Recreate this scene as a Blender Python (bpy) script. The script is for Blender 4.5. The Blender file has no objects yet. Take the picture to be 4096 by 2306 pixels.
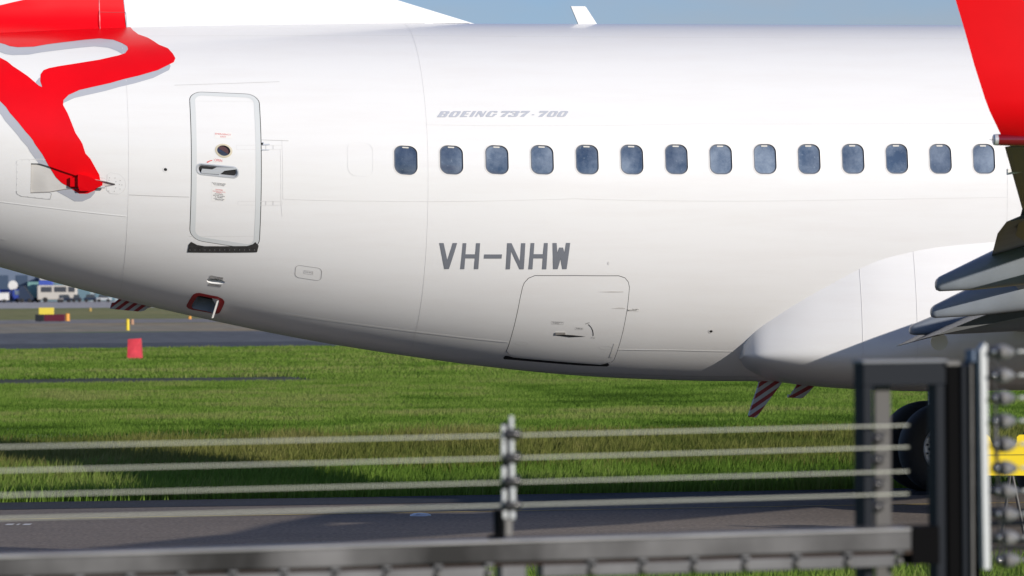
import bpy, bmesh, math, random
import numpy as np
from mathutils import Vector, Matrix
from mathutils.geometry import delaunay_2d_cdt
random.seed(7); rng = np.random.default_rng(11)
R = math.radians
scn = bpy.context.scene
C = scn.collection

# ------------------------------------------------------------------ camera
F = 18050.0; IW = 4096.0; IH = 2306.0      # focal length in photo pixels, photo size
CAMH = 2.6; TH = R(10.5); RHO = R(.42); PV = 9.5
cam = bpy.data.cameras.new('camera'); camo = bpy.data.objects.new('camera', cam); C.objects.link(camo)
cam.sensor_width = 36.0; cam.lens = F / IW * 36.0
cam.clip_start = .5; cam.clip_end = 20000
camo.matrix_world = Matrix.Translation((0, 0, CAMH)) @ Matrix.Rotation(R(90) - PV / F, 4, 'X') @ Matrix.Rotation(-RHO, 4, 'Z')
cam.dof.use_dof = True; cam.dof.focus_distance = 50.6; cam.dof.aperture_fstop = 5.4
scn.camera = camo

# ------------------------------------------------------------------ light
axv = np.array([math.cos(TH), math.sin(TH)]); nyv = np.array([-math.sin(TH), math.cos(TH)])
SUN_A, SUN_K = 1.9, 2.75                     # sun: forward of the aircraft, out to its side, per unit up
sxy = SUN_A * axv - SUN_K * nyv
sdir = Vector((sxy[0], sxy[1], 1.0)).normalized()
SUN_EL = math.asin(sdir.z); SUN_ROT = math.atan2(sdir.x, sdir.y)
w = bpy.data.worlds.new('World'); scn.world = w; w.use_nodes = True
nt = w.node_tree; nt.nodes.clear()
out = nt.nodes.new('ShaderNodeOutputWorld'); bg = nt.nodes.new('ShaderNodeBackground')
sky = nt.nodes.new('ShaderNodeTexSky'); sky.sky_type = 'NISHITA'; sky.sun_disc = False
sky.sun_elevation = SUN_EL; sky.sun_rotation = SUN_ROT
sky.air_density = 1.0; sky.dust_density = .1; sky.ozone_density = 3.0; sky.altitude = 0
bg.inputs[1].default_value = .072
# thin cloud veil, a little brighter than the sky itself
tc = nt.nodes.new('ShaderNodeTexCoord'); mp = nt.nodes.new('ShaderNodeMapping'); mp.inputs['Scale'].default_value = (1, 1, 3.5)
nz = nt.nodes.new('ShaderNodeTexNoise'); nz.inputs['Scale'].default_value = 9; nz.inputs['Detail'].default_value = 6
rp = nt.nodes.new('ShaderNodeValToRGB'); rp.color_ramp.elements[0].position = .42; rp.color_ramp.elements[1].position = .66
rp.color_ramp.elements[1].color = (.5, .5, .5, 1)
mx = nt.nodes.new('ShaderNodeMix'); mx.data_type = 'RGBA'
mx.inputs['B'].default_value = (6.2, 6.3, 6.6, 1)
L = nt.links.new
L(tc.outputs['Generated'], mp.inputs[0]); L(mp.outputs[0], nz.inputs[0]); L(nz.outputs[0], rp.inputs[0])
L(rp.outputs[0], mx.inputs['Factor']); tn = nt.nodes.new('ShaderNodeMix'); tn.data_type = 'RGBA'; tn.blend_type = 'MULTIPLY'; tn.inputs['Factor'].default_value = 1; tn.inputs['B'].default_value = (.88, 1.06, 1.6, 1)
L(sky.outputs[0], tn.inputs['A']); L(tn.outputs['Result'], mx.inputs['A']); L(mx.outputs['Result'], bg.inputs[0]); L(bg.outputs[0], out.inputs[0])
sl = bpy.data.lights.new('sun', 'SUN'); sl.energy = 4.6; sl.angle = R(.5); sl.color = (1, .93, .835)
so = bpy.data.objects.new('sun', sl); C.objects.link(so); so.location = (20, -30, 60)
so.rotation_euler = sdir.to_track_quat('Z', 'Y').to_euler()
vs = scn.view_settings; vs.view_transform = 'Standard'; vs.look = 'None'; vs.gamma = 1; vs.use_curve_mapping = False
vs.exposure = -.06
scn.render.engine = 'CYCLES'

# ------------------------------------------------------------------ pixel geometry (measuring the photo)
OX = np.array([-1.88 * math.sin(TH), 50 + 1.88 * math.cos(TH)])
def ray(px, py):
    u = px - 2048; v = (1153 - py) - PV
    p = u * math.cos(RHO) + v * math.sin(RHO); q = -u * math.sin(RHO) + v * math.cos(RHO)
    return np.array([p / F, 1.0, q / F])
def onlat(px, py, l):
    """aircraft x, z where the sight line meets the plane l metres to port of the centre line"""
    r = ray(px, py); t = (l + OX @ nyv) / (r[:2] @ nyv); g = t * r
    return float((g[:2] - OX) @ axv), float(g[2] + CAMH)
def atdepth(px, py, d):
    r = ray(px, py); return Vector((r[0] * d, d, CAMH + r[2] * d))
def ground(px, py):
    r = ray(px, py); t = -CAMH / r[2]; return Vector((r[0] * t, t, 0))

# ------------------------------------------------------------------ materials
def s2l(c):
    return tuple((x / 255 / 12.92 if x / 255 <= .04045 else ((x / 255 + .055) / 1.055) ** 2.4) for x in c)
MATS = {}
def mat(name, col, rough=.5, metal=0.0, coat=0.0, var=0.0, vscale=4.0, bump=0.0, bscale=40, spec=.5, dirt=None, dscale=(1, 1, 1)):
    if name in MATS: return MATS[name]
    m = bpy.data.materials.new(name); m.use_nodes = True; n = m.node_tree.nodes; l = m.node_tree.links
    b = n['Principled BSDF']; b.inputs['Roughness'].default_value = rough; b.inputs['Metallic'].default_value = metal
    b.inputs['Coat Weight'].default_value = coat; b.inputs['Coat Roughness'].default_value = .04
    b.inputs['Specular IOR Level'].default_value = spec
    b.inputs['Base Color'].default_value = (*col, 1)
    t = n.new('ShaderNodeTexCoord')
    if var or dirt:
        mpn = n.new('ShaderNodeMapping'); mpn.inputs['Scale'].default_value = dscale
        z = n.new('ShaderNodeTexNoise'); z.inputs['Scale'].default_value = vscale; z.inputs['Detail'].default_value = 5
        r = n.new('ShaderNodeValToRGB'); r.color_ramp.elements[0].position = .35; r.color_ramp.elements[1].position = .7
        lo = dirt if dirt else tuple(c * (1 - var) for c in col); hi = col if dirt else tuple(min(1, c * (1 + var)) for c in col)
        r.color_ramp.elements[0].color = (*lo, 1); r.color_ramp.elements[1].color = (*hi, 1)
        l.new(t.outputs['Object'], mpn.inputs[0]); l.new(mpn.outputs[0], z.inputs[0]); l.new(z.outputs[0], r.inputs[0]); l.new(r.outputs[0], b.inputs['Base Color'])
    if bump:
        z2 = n.new('ShaderNodeTexNoise'); z2.inputs['Scale'].default_value = bscale; z2.inputs['Detail'].default_value = 4
        bp = n.new('ShaderNodeBump'); bp.inputs['Strength'].default_value = bump; bp.inputs['Distance'].default_value = .02
        l.new(t.outputs['Object'], z2.inputs[0]); l.new(z2.outputs[0], bp.inputs['Height']); l.new(bp.outputs[0], b.inputs['Normal'])
    MATS[name] = m; return m

def white_paint():
    m = mat('white_paint', (.80, .80, .795), rough=.3, coat=.25)
    n = m.node_tree.nodes; l = m.node_tree.links; b = n['Principled BSDF']
    t = n.new('ShaderNodeTexCoord'); mpn = n.new('ShaderNodeMapping'); mpn.inputs['Scale'].default_value = (.5, 1.5, 5)
    z = n.new('ShaderNodeTexNoise'); z.inputs['Scale'].default_value = 1.6; z.inputs['Detail'].default_value = 7; z.inputs['Roughness'].default_value = .62
    r = n.new('ShaderNodeValToRGB'); r.color_ramp.elements[0].position = .33; r.color_ramp.elements[1].position = .56
    r.color_ramp.elements[0].color = (.782, .776, .768, 1); r.color_ramp.elements[1].color = (.80, .80, .795, 1)
    l.new(t.outputs['Object'], mpn.inputs[0]); l.new(mpn.outputs[0], z.inputs[0]); l.new(z.outputs[0], r.inputs[0]); l.new(r.outputs[0], b.inputs['Base Color'])
    # slow waviness of the skin panels
    z2 = n.new('ShaderNodeTexNoise'); z2.inputs['Scale'].default_value = 2.2; z2.inputs['Detail'].default_value = 2
    bp = n.new('ShaderNodeBump'); bp.inputs['Strength'].default_value = .12; bp.inputs['Distance'].default_value = .01
    l.new(t.outputs['Object'], z2.inputs[0]); l.new(z2.outputs[0], bp.inputs['Height']); l.new(bp.outputs[0], b.inputs['Normal'])
    return m
WHITE = white_paint()
RED = mat('red_paint', (.78, .0008, .006), rough=.35, coat=.08, spec=.25, var=.05, vscale=2)
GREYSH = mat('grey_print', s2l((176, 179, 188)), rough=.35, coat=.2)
DOORGREY = mat('door_border_grey', (.63, .655, .66), rough=.4)
LETTER = mat('letter_grey', s2l((116, 120, 128)), rough=.5)
LETTER2 = mat('letter_pale', s2l((180, 184, 194)), rough=.45)
SEAM = mat('seam_dark', (.46, .455, .45), rough=.6)
SEAMF = mat('seam_faint', (.71, .705, .70), rough=.6)
LIP = mat('seam_lip_lit', (.88, .88, .87), rough=.25, coat=.4)  # brighter than the skin paint: lit edge of the laps put into the colour
GAP = mat('gap_black', (.012, .012, .013), rough=.8)
DARK = mat('sill_dark', (.035, .034, .033), rough=.6, var=.3, vscale=30)
STEEL = mat('brushed_metal', (.60, .62, .65), rough=.35, metal=.35)
CREAM = mat('window_trim', (.78, .76, .73), rough=.4)
REVEAL = mat('window_reveal', (.45, .45, .45), rough=.5)
REDTXT = mat('red_print', s2l((215, 70, 75)), rough=.5)
BLKTXT = mat('black_print', (.06, .06, .065), rough=.6)
DECALW = mat('placard_white', (.80, .79, .77), rough=.4)
DARKRED = mat('danger_red', (.30, .008, .012), rough=.4)
WINGGREY = mat('wing_grey', (.21, .235, .27), rough=.35, coat=.15, var=.1, vscale=3)
WINGDARK = mat('flap_dark', (.05, .055, .06), rough=.45, var=.25, vscale=5)
TYRE = mat('tyre_rubber', (.018, .018, .019), rough=.75)
RIM = mat('rim_grey', (.75, .75, .75), rough=.45, metal=.3)
def glass_mat():
    m = mat('cabin_glass', (.022, .048, .115), rough=.12, coat=.6)
    n = m.node_tree.nodes; l = m.node_tree.links; b = n['Principled BSDF']
    t = n.new('ShaderNodeTexCoord')
    z = n.new('ShaderNodeTexNoise'); z.inputs['Scale'].default_value = 3.1; z.inputs['Detail'].default_value = 8; z.inputs['Roughness'].default_value = .7
    r = n.new('ShaderNodeValToRGB'); r.color_ramp.elements[0].position = .36; r.color_ramp.elements[1].position = .74
    r.color_ramp.elements[0].color = (.036, .062, .115, 1); r.color_ramp.elements[1].color = (.19, .24, .32, 1)
    v = n.new('ShaderNodeTexNoise'); v.inputs['Scale'].default_value = 26; v.inputs['Detail'].default_value = 6
    r2 = n.new('ShaderNodeValToRGB'); r2.color_ramp.elements[0].position = .63; r2.color_ramp.elements[1].position = .74
    r2.color_ramp.elements[1].color = (.5, .5, .5, 1)
    # each pane is hazed differently
    z3 = n.new('ShaderNodeTexNoise'); z3.inputs['Scale'].default_value = .83; z3.inputs['Detail'].default_value = 1
    r3 = n.new('ShaderNodeValToRGB'); r3.color_ramp.elements[0].position = .38; r3.color_ramp.elements[1].position = .62
    r3.color_ramp.elements[0].color = (.72, .72, .74, 1); r3.color_ramp.elements[1].color = (1.75, 1.65, 1.5, 1)
    mm = n.new('ShaderNodeMix'); mm.data_type = 'RGBA'; mm.blend_type = 'MULTIPLY'; mm.inputs['Factor'].default_value = 1
    l.new(t.outputs['Object'], z3.inputs[0]); l.new(z3.outputs[0], r3.inputs[0]); l.new(r.outputs[0], mm.inputs['A']); l.new(r3.outputs[0], mm.inputs['B'])
    mxx = n.new('ShaderNodeMix'); mxx.data_type = 'RGBA'; mxx.inputs['B'].default_value = (.26, .31, .37, 1)
    l.new(t.outputs['Object'], z.inputs[0]); l.new(z.outputs[0], r.inputs[0]); l.new(t.outputs['Object'], v.inputs[0]); l.new(v.outputs[0], r2.inputs[0])
    l.new(r2.outputs[0], mxx.inputs['Factor']); l.new(mm.outputs['Result'], mxx.inputs['A']); l.new(mxx.outputs['Result'], b.inputs['Base Color'])
    return m
GLASS = glass_mat()
def stripe_mat(name, ang, per, off=0.0):
    m = mat(name, (.7, .7, .7), rough=.45); n = m.node_tree.nodes; l = m.node_tree.links; b = n['Principled BSDF']
    t = n.new('ShaderNodeTexCoord'); s = n.new('ShaderNodeSeparateXYZ'); l.new(t.outputs['Object'], s.inputs[0])
    def mth(op, a, bb):
        k = n.new('ShaderNodeMath'); k.operation = op
        for i, q in enumerate((a, bb)):
            if isinstance(q, (int, float)): k.inputs[i].default_value = q
            else: l.new(q, k.inputs[i])
        return k.outputs[0]
    v = mth('ADD', mth('MULTIPLY', s.outputs[0], -math.sin(ang) / per), mth('MULTIPLY', s.outputs[2], math.cos(ang) / per))
    fr = mth('FRACT', mth('ADD', v, off + 50.0), 0.0); gt = mth('GREATER_THAN', fr, .5)
    mxx = n.new('ShaderNodeMix'); mxx.data_type = 'RGBA'; mxx.inputs['A'].default_value = (.40, .42, .44, 1); mxx.inputs['B'].default_value = (.24, .005, .012, 1)
    l.new(gt, mxx.inputs['Factor']); l.new(mxx.outputs['Result'], b.inputs['Base Color']); return m

# ------------------------------------------------------------------ object helpers
def empty(name, loc=(0, 0, 0), rotz=0, label=None, cat=None, group=None):
    o = bpy.data.objects.new(name, None); C.objects.link(o); o.location = loc; o.rotation_euler = (0, 0, rotz)
    o.empty_display_size = .2
    return tag(o, label, cat, group)
def tag(o, label=None, cat=None, group=None, kind=None):
    if label: o['label'] = label
    if cat: o['category'] = cat
    if group: o['group'] = group
    if kind: o['kind'] = kind
    return o
def mkobj(name, verts, faces, m, parent=None, normals=None, smooth=False):
    me = bpy.data.meshes.new(name); me.from_pydata([tuple(v) for v in verts], [], [tuple(f) for f in faces])
    if m: me.materials.append(m)
    if smooth or normals is not None: me.polygons.foreach_set('use_smooth', [True] * len(me.polygons))
    if normals is not None: me.normals_split_custom_set_from_vertices([tuple(v) for v in normals])
    me.update()
    o = bpy.data.objects.new(name, me); C.objects.link(o); o.parent = parent
    return o
class MB:
    """collects simple solids into one mesh"""
    def __init__(s): s.v = []; s.f = []
    def add(s, vs, fs):
        k = len(s.v); s.v += [tuple(v) for v in vs]; s.f += [tuple(i + k for i in f) for f in fs]; return s
    def box(s, c, d, M=None, bev=0.0):
        x, y, z = [q / 2 for q in d]; M = M or Matrix.Identity(3)
        if bev <= 0:
            P = [(-x, -y, -z), (x, -y, -z), (x, y, -z), (-x, y, -z), (-x, -y, z), (x, -y, z), (x, y, z), (-x, y, z)]
            return s.add([Vector(c) + M @ Vector(p) for p in P], [(0, 3, 2, 1), (4, 5, 6, 7), (0, 1, 5, 4), (1, 2, 6, 5), (2, 3, 7, 6), (3, 0, 4, 7)])
        bm = bmesh.new(); bmesh.ops.create_cube(bm, size=1)
        for q in bm.verts: q.co = Vector((q.co.x * d[0], q.co.y * d[1], q.co.z * d[2]))
        bmesh.ops.bevel(bm, geom=bm.edges[:], offset=bev, segments=2, affect='EDGES', profile=.5)
        bm.verts.index_update(); vs = [Vector(c) + M @ q.co for q in bm.verts]; fs = [[q.index for q in f.verts] for f in bm.faces]; bm.free()
        return s.add(vs, fs)
    def prism(s, pts, d):
        """pts: 3-D loop, extruded by vector d"""
        n = len(pts); d = Vector(d); vs = [Vector(p) for p in pts] + [Vector(p) + d for p in pts]
        return s.add(vs, [tuple(range(n - 1, -1, -1)), tuple(range(n, 2 * n))] + [(i, (i + 1) % n, n + (i + 1) % n, n + i) for i in range(n)])
    def tube(s, pts, r, n=8, cap=True):
        pts = [Vector(p) for p in pts]; rr = r if isinstance(r, (list, tuple)) else [r] * len(pts)
        vs = []; fs = []
        for i, p in enumerate(pts):
            d = (pts[min(i + 1, len(pts) - 1)] - pts[max(i - 1, 0)]).normalized()
            a = d.orthogonal().normalized() if abs(d.z) > .9 else d.cross(Vector((0, 0, 1))).normalized(); b = d.cross(a)
            for k in range(n):
                t = 2 * math.pi * k / n; vs.append(p + rr[i] * (a * math.cos(t) + b * math.sin(t)))
        for i in range(len(pts) - 1):
            for k in range(n): fs.append((i * n + k, i * n + (k + 1) % n, (i + 1) * n + (k + 1) % n, (i + 1) * n + k))
        if cap: fs += [tuple(range(n - 1, -1, -1)), tuple(range((len(pts) - 1) * n, len(pts) * n))]
        return s.add(vs, fs)
    def lathe(s, prof, o, axis, n=20):
        """prof: (distance along axis, radius) list"""
        o = Vector(o); a = Vector(axis).normalized(); u = a.orthogonal().normalized(); v = a.cross(u); vs = []; fs = []
        for (h, r) in prof:
            for k in range(n):
                t = 2 * math.pi * k / n; vs.append(o + a * h + (u * math.cos(t) + v * math.sin(t)) * r)
        m = len(prof)
        for i in range(m - 1):
            for k in range(n): fs.append((i * n + k, i * n + (k + 1) % n, (i + 1) * n + (k + 1) % n, (i + 1) * n + k))
        fs += [tuple(range(n - 1, -1, -1)), tuple(range((m - 1) * n, m * n))]
        return s.add(vs, fs)
    def build(s, name, m, parent=None, smooth=False, auto=None):
        o = mkobj(name, s.v, s.f, m, parent, smooth=smooth or auto is not None)
        bm = bmesh.new(); bm.from_mesh(o.data); bmesh.ops.recalc_face_normals(bm, faces=bm.faces[:])
        if auto is not None:
            for e in bm.edges:
                if len(e.link_faces) == 2 and e.calc_face_angle(0) > R(auto): e.smooth = False
        bm.to_mesh(o.data); bm.free()
        return o
def copy_tree(o, parent=None):
    c = o.copy(); C.objects.link(c); c.parent = parent
    for ch in list(o.children): copy_tree(ch, c)
    return c

# ------------------------------------------------------------------ fuselage surface
BX = np.array([-12.5, -11, -9, -7.2, -5.5, -4.4, -3.16, -2.1, -1.36, -.65, -.09, 1.04, 1.73, 2.85, 3.6, 18, 20.5, 22, 23.2, 23.8])
BZ = np.array([5.0, 4.55, 3.93, 3.36, 2.845, 2.537, 2.238, 2.012, 1.880, 1.768, 1.688, 1.563, 1.515, 1.474, 1.467, 1.467, 1.62, 1.95, 2.5, 3.1])
TX = np.array([-12.5, -9, -5.5, -3, -1, 2, 18, 19.5, 21, 22.5, 23.4, 23.8]); TZ = np.array([5.15, 5.42, 5.535, 5.585, 5.607, 5.611, 5.611, 5.5, 5.0, 4.2, 3.6, 3.12])
WX = np.array([-12.5, -11, -8, -5.5, -4, -2.5, -1, .6, 2, 18, 20, 21.5, 22.8, 23.5, 23.8]); WW = np.array([.08, .4, .98, 1.42, 1.60, 1.74, 1.83, 1.876, 1.88, 1.88, 1.72, 1.4, .9, .45, .02])
def pchip(xs, ys):
    h = np.diff(xs); d = np.diff(ys) / h; m = np.zeros(len(xs))
    for i in range(1, len(xs) - 1):
        if d[i - 1] * d[i] > 0:
            w1 = 2 * h[i] + h[i - 1]; w2 = h[i] + 2 * h[i - 1]; m[i] = (w1 + w2) / (w1 / d[i - 1] + w2 / d[i])
    m[0] = d[0]; m[-1] = d[-1]
    def f(x):
        x = np.clip(np.asarray(x, float), xs[0], xs[-1]); i = np.clip(np.searchsorted(xs, x) - 1, 0, len(h) - 1); t = (x - xs[i]) / h[i]
        return (2 * t**3 - 3 * t**2 + 1) * ys[i] + (t**3 - 2 * t**2 + t) * h[i] * m[i] + (-2 * t**3 + 3 * t**2) * ys[i + 1] + (t**3 - t**2) * h[i] * m[i + 1]
    return f
fzb, fzt, fw = pchip(BX, BZ), pchip(TX, TZ), pchip(WX, WW)
def sec(X):
    zt, zb, wd = fzt(X), fzb(X), fw(X); return zt, zb, wd, zt - (zt - zb) * .4545
SS = 1.95                                    # metres of arc per radian, for the flat (X, s) sheet; s grows upwards
def surf(X, s, off=0.0):
    X = np.asarray(X, float); ph = np.asarray(s, float) / SS
    def P(X, ph):
        zt, zb, wd, zm = sec(X); h = np.where(np.sin(ph) > 0, zt - zm, zm - zb)
        return np.stack([X + 0 * ph, -wd * np.cos(ph), zm + h * np.sin(ph)], -1)
    p = P(X, ph); e = 1e-3
    n = np.cross(P(X + e, ph) - P(X - e, ph), P(X, ph + e) - P(X, ph - e)); n /= np.linalg.norm(n, axis=-1, keepdims=True) + 1e-12
    return p + n * np.asarray(off)[..., None] if np.ndim(off) else p + n * off, n
def px2s(px, py):
    l = -1.6
    for _ in range(40):
        X, z = onlat(px, py, l); zt, zb, wd, zm = [float(q) for q in sec(X)]
        h = zt - zm if z > zm else zm - zb
        sn = max(-.9995, min(.9995, (z - zm) / h)); ph = math.asin(sn); l = .5 * l + .5 * (-wd * math.cos(ph))
    return (X, ph * SS)
def pts2s(P): return np.array([px2s(*p) for p in P])
def inpoly(pts, poly):
    x, y = pts[:, 0], pts[:, 1]; c = np.zeros(len(x), bool); j = len(poly) - 1
    for i in range(len(poly)):
        xi, yi = poly[i]; xj, yj = poly[j]
        with np.errstate(divide='ignore', invalid='ignore'):
            c ^= ((yi > y) != (yj > y)) & (x < (xj - xi) * (y - yi) / (yj - yi + 1e-30) + xi)
        j = i
    return c
def resample(poly, step):
    o = []
    for i in range(len(poly)):
        a, b = np.array(poly[i]), np.array(poly[(i + 1) % len(poly)]); n = max(1, int(np.ceil(np.linalg.norm(b - a) / step)))
        o += [a + (b - a) * k / n for k in range(n)]
    return np.array(o)
def cdt(outer, holes, step, extra=None):
    """triangulate outer minus holes in the (X, s) sheet with a grid inside"""
    outer = resample(outer, step); holes = [resample(h, step) for h in holes]
    lo, hi = outer.min(0), outer.max(0)
    gx, gy = np.meshgrid(np.arange(lo[0] + step * .5, hi[0], step), np.arange(lo[1] + step * .5, hi[1], step)); g = np.stack([gx.ravel(), gy.ravel()], -1)
    keep = inpoly(g, outer)
    for h in holes: keep &= ~inpoly(g, h)
    g = g[keep]
    bd = np.concatenate([outer] + holes)
    if len(g):
        ok = np.ones(len(g), bool)
        for b in bd: ok &= ((g - b)**2).sum(1) > (step * .3)**2
        g = g[ok]
    V = []; E = []
    for lp in [outer] + holes:
        k = len(V); V += [Vector(p) for p in lp]; E += [(k + i, k + (i + 1) % len(lp)) for i in range(len(lp))]
    V += [Vector(p) for p in g]
    for lp in (extra or []): k = len(V); V += [Vector(p) for p in lp]; E += [(k + i, k + (i + 1) % len(lp)) for i in range(len(lp))]
    vv, ee, ff, *_ = delaunay_2d_cdt(V, E, [], 0, 1e-6)
    vv = np.array([tuple(q) for q in vv]); ff = np.array([f for f in ff if len(f) == 3]); ce = vv[ff].mean(1)
    k = inpoly(ce, outer)
    for h in holes: k &= ~inpoly(ce, h)
    ff = ff[k]
    a, b, c = vv[ff[:, 0]], vv[ff[:, 1]], vv[ff[:, 2]]
    ar = (b[:, 0] - a[:, 0]) * (c[:, 1] - a[:, 1]) - (b[:, 1] - a[:, 1]) * (c[:, 0] - a[:, 0]); fl = ar < 0
    ff[fl] = ff[fl][:, ::-1]
    return vv, ff
def patch(name, outer, m, parent, off=.003, holes=(), step=.07):
    vv, ff = cdt(outer, list(holes), step); p, n = surf(vv[:, 0], vv[:, 1], off)
    return mkobj(name, p, ff, m, parent, normals=n)
def band(name, A, B, oa, ob, m, parent, smooth=True):
    """strip between two loops of equal count at offsets oa, ob"""
    A2 = []; B2 = []
    for i in range(len(A)):
        j = (i + 1) % len(A); q = max(1, int(np.ceil(np.linalg.norm(A[j] - A[i]) / .06)))
        A2 += [A[i] + (A[j] - A[i]) * t / q for t in range(q)]; B2 += [B[i] + (B[j] - B[i]) * t / q for t in range(q)]
    A, B = np.array(A2), np.array(B2)
    pa, na = surf(A[:, 0], A[:, 1], oa); pb, nb = surf(B[:, 0], B[:, 1], ob); n = len(A)
    return mkobj(name, list(pa) + list(pb), [(i, (i + 1) % n, n + (i + 1) % n, n + i) for i in range(n)], m, parent, smooth=smooth)
def ccw(P):
    P = np.asarray(P); x, y = P[:, 0], P[:, 1]
    return P if (x * np.roll(y, -1) - y * np.roll(x, -1)).sum() > 0 else P[::-1]
def inset(P, d):
    P = ccw(P); a = P - np.roll(P, 1, 0); b = np.roll(P, -1, 0) - P
    a /= np.linalg.norm(a, axis=1, keepdims=True) + 1e-12; b /= np.linalg.norm(b, axis=1, keepdims=True) + 1e-12
    na = np.stack([-a[:, 1], a[:, 0]], -1); nb = np.stack([-b[:, 1], b[:, 0]], -1); n = na + nb; n /= np.linalg.norm(n, axis=1, keepdims=True) + 1e-12
    c = np.clip((n * na).sum(1), .5, 1); return P + n * (d / c)[:, None]
def rrect(x0, x1, y0, y1, r, n=7):
    o = []
    for cx, cy, a0 in ((x1 - r, y1 - r, 0), (x0 + r, y1 - r, 90), (x0 + r, y0 + r, 180), (x1 - r, y0 + r, 270)):
        for k in range(n): t = R(a0 + 90 * k / (n - 1)); o.append((cx + r * math.cos(t), cy + r * math.sin(t)))
    return np.array(o)
def ellip(cx, cy, rx, ry, n=20):
    return np.array([(cx + rx * math.cos(2 * math.pi * k / n), cy + ry * math.sin(2 * math.pi * k / n)) for k in range(n)])
def seam(name, P, wd, m, parent, off=.0022, closed=False, step=.12):
    """thin strip along a polyline on the skin"""
    P = np.asarray(P, float); o = []
    n0 = len(P) if closed else len(P) - 1
    for i in range(n0):
        a, b = P[i], P[(i + 1) % len(P)]; k = max(1, int(np.ceil(np.linalg.norm(b - a) / step))); o += [a + (b - a) * q / k for q in range(k)]
    if not closed: o.append(P[-1])
    P = np.array(o); T = np.roll(P, -1, 0) - np.roll(P, 1, 0)
    if not closed: T[0] = P[1] - P[0]; T[-1] = P[-1] - P[-2]
    T /= np.linalg.norm(T, axis=1, keepdims=True) + 1e-12; N = np.stack([-T[:, 1], T[:, 0]], -1)
    a, na = surf(*(P + N * wd / 2).T, off); b, nb = surf(*(P - N * wd / 2).T, off); n = len(P)
    fs = [(i, n + i, n + (i + 1) % n, (i + 1) % n) for i in range(n if closed else n - 1)]
    return mkobj(name, list(a) + list(b), fs, m, parent, normals=list(na) + list(nb))

# ================================================================== SETTING
def rot_sheet(name, l0, l1, x0, x1, z, m, kind='structure', nx=1, wob=0.0):
    vs = []; fs = []
    for i in range(nx + 1):
        x = x0 + (x1 - x0) * i / nx
        for l in (l0, l1):
            ww = wob * (random.random() - .5)
            g = OX + axv * x + nyv * (l + ww); vs.append((g[0], g[1], z))
    for i in range(nx): fs.append((2 * i, 2 * i + 2, 2 * i + 3, 2 * i + 1))
    o = mkobj(name, vs, fs, m); 
    return tag(o, kind=kind)
def ground_mat(name, c1, c2, sc=.25, c3=None, rough=.95, fine=18, stretch=(1, 1, 1)):
    m = bpy.data.materials.new(name); m.use_nodes = True; n = m.node_tree.nodes; l = m.node_tree.links; b = n['Principled BSDF']
    b.inputs['Roughness'].default_value = rough; b.inputs['Specular IOR Level'].default_value = .2
    t = n.new('ShaderNodeTexCoord'); mpn = n.new('ShaderNodeMapping'); mpn.inputs['Scale'].default_value = stretch; mpn.inputs['Rotation'].default_value = (0, 0, -TH)
    z = n.new('ShaderNodeTexNoise'); z.inputs['Scale'].default_value = sc; z.inputs['Detail'].default_value = 8; z.inputs['Roughness'].default_value = .65
    r = n.new('ShaderNodeValToRGB'); r.color_ramp.elements[0].position = .36; r.color_ramp.elements[1].position = .64
    r.color_ramp.elements[0].color = (*c1, 1); r.color_ramp.elements[1].color = (*c2, 1)
    if c3: e = r.color_ramp.elements.new(.5); e.color = (*c3, 1)
    z2 = n.new('ShaderNodeTexNoise'); z2.inputs['Scale'].default_value = fine; z2.inputs['Detail'].default_value = 5
    r2 = n.new('ShaderNodeValToRGB'); r2.color_ramp.elements[0].position = .3; r2.color_ramp.elements[1].position = .72
    r2.color_ramp.elements[0].color = (.6, .6, .6, 1); r2.color_ramp.elements[1].color = (1.35, 1.35, 1.35, 1)
    mu = n.new('ShaderNodeMix'); mu.data_type = 'RGBA'; mu.blend_type = 'MULTIPLY'; mu.inputs['Factor'].default_value = 1
    l.new(t.outputs['Object'], mpn.inputs[0]); l.new(mpn.outputs[0], z.inputs[0]); l.new(t.outputs['Object'], z2.inputs[0]); l.new(z.outputs[0], r.inputs[0]); l.new(z2.outputs[0], r2.inputs[0])
    l.new(r.outputs[0], mu.inputs['A']); l.new(r2.outputs[0], mu.inputs['B']); l.new(mu.outputs['Result'], b.inputs['Base Color'])
    bp = n.new('ShaderNodeBump'); bp.inputs['Strength'].default_value = .5; bp.inputs['Distance'].default_value = .01
    l.new(z2.outputs[0], bp.inputs['Height']); l.new(bp.outputs[0], b.inputs['Normal'])
    return m
GRASSG = ground_mat('grass_ground', (.115, .185, .034), (.195, .255, .062), .12, fine=6)
ASPH = ground_mat('taxiway_asphalt', (.165, .140, .118), (.215, .182, .152), .5, fine=22, rough=.85, stretch=(.3, 1, 1))
ASPHN = ground_mat('shoulder_asphalt', (.060, .056, .055), (.078, .072, .070), .4, fine=22, rough=.85, stretch=(.3, 1, 1))
SWL = [3.97, 5, 6.5, 9, 12, 14.5, 16, 17.5, 19, 21, 23, 25, 27, 30]; SWZ = [0, -.08, -.24, -.46, -.62, -.68, -.66, -.59, -.50, -.38, -.27, -.175, -.09, 0]  # unseen dip added beyond the taxiway so the aircraft's shadow sinks from view
def zg(l): return np.interp(l, SWL, SWZ)
vs_ = []; fs_ = []; ls_ = [-3000, -400] + SWL + [400, 14000]
for i, l_ in enumerate(ls_):
    for x_ in (-9000, -60, 60, 9000): q = OX + axv * x_ + nyv * l_; vs_.append((q[0], q[1], float(zg(l_)) if abs(l_) < 100 else 0))
    if i:
        for j in range(3): fs_.append((4 * i - 4 + j, 4 * i - 3 + j, 4 * i + 1 + j, 4 * i + j))
g = mkobj('ground', vs_, fs_, GRASSG); tag(g, kind='structure')
XL, XR = -160, 160
rot_sheet('taxiway', -11.2, 3.95, XL, XR, .006, ASPH)
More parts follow.
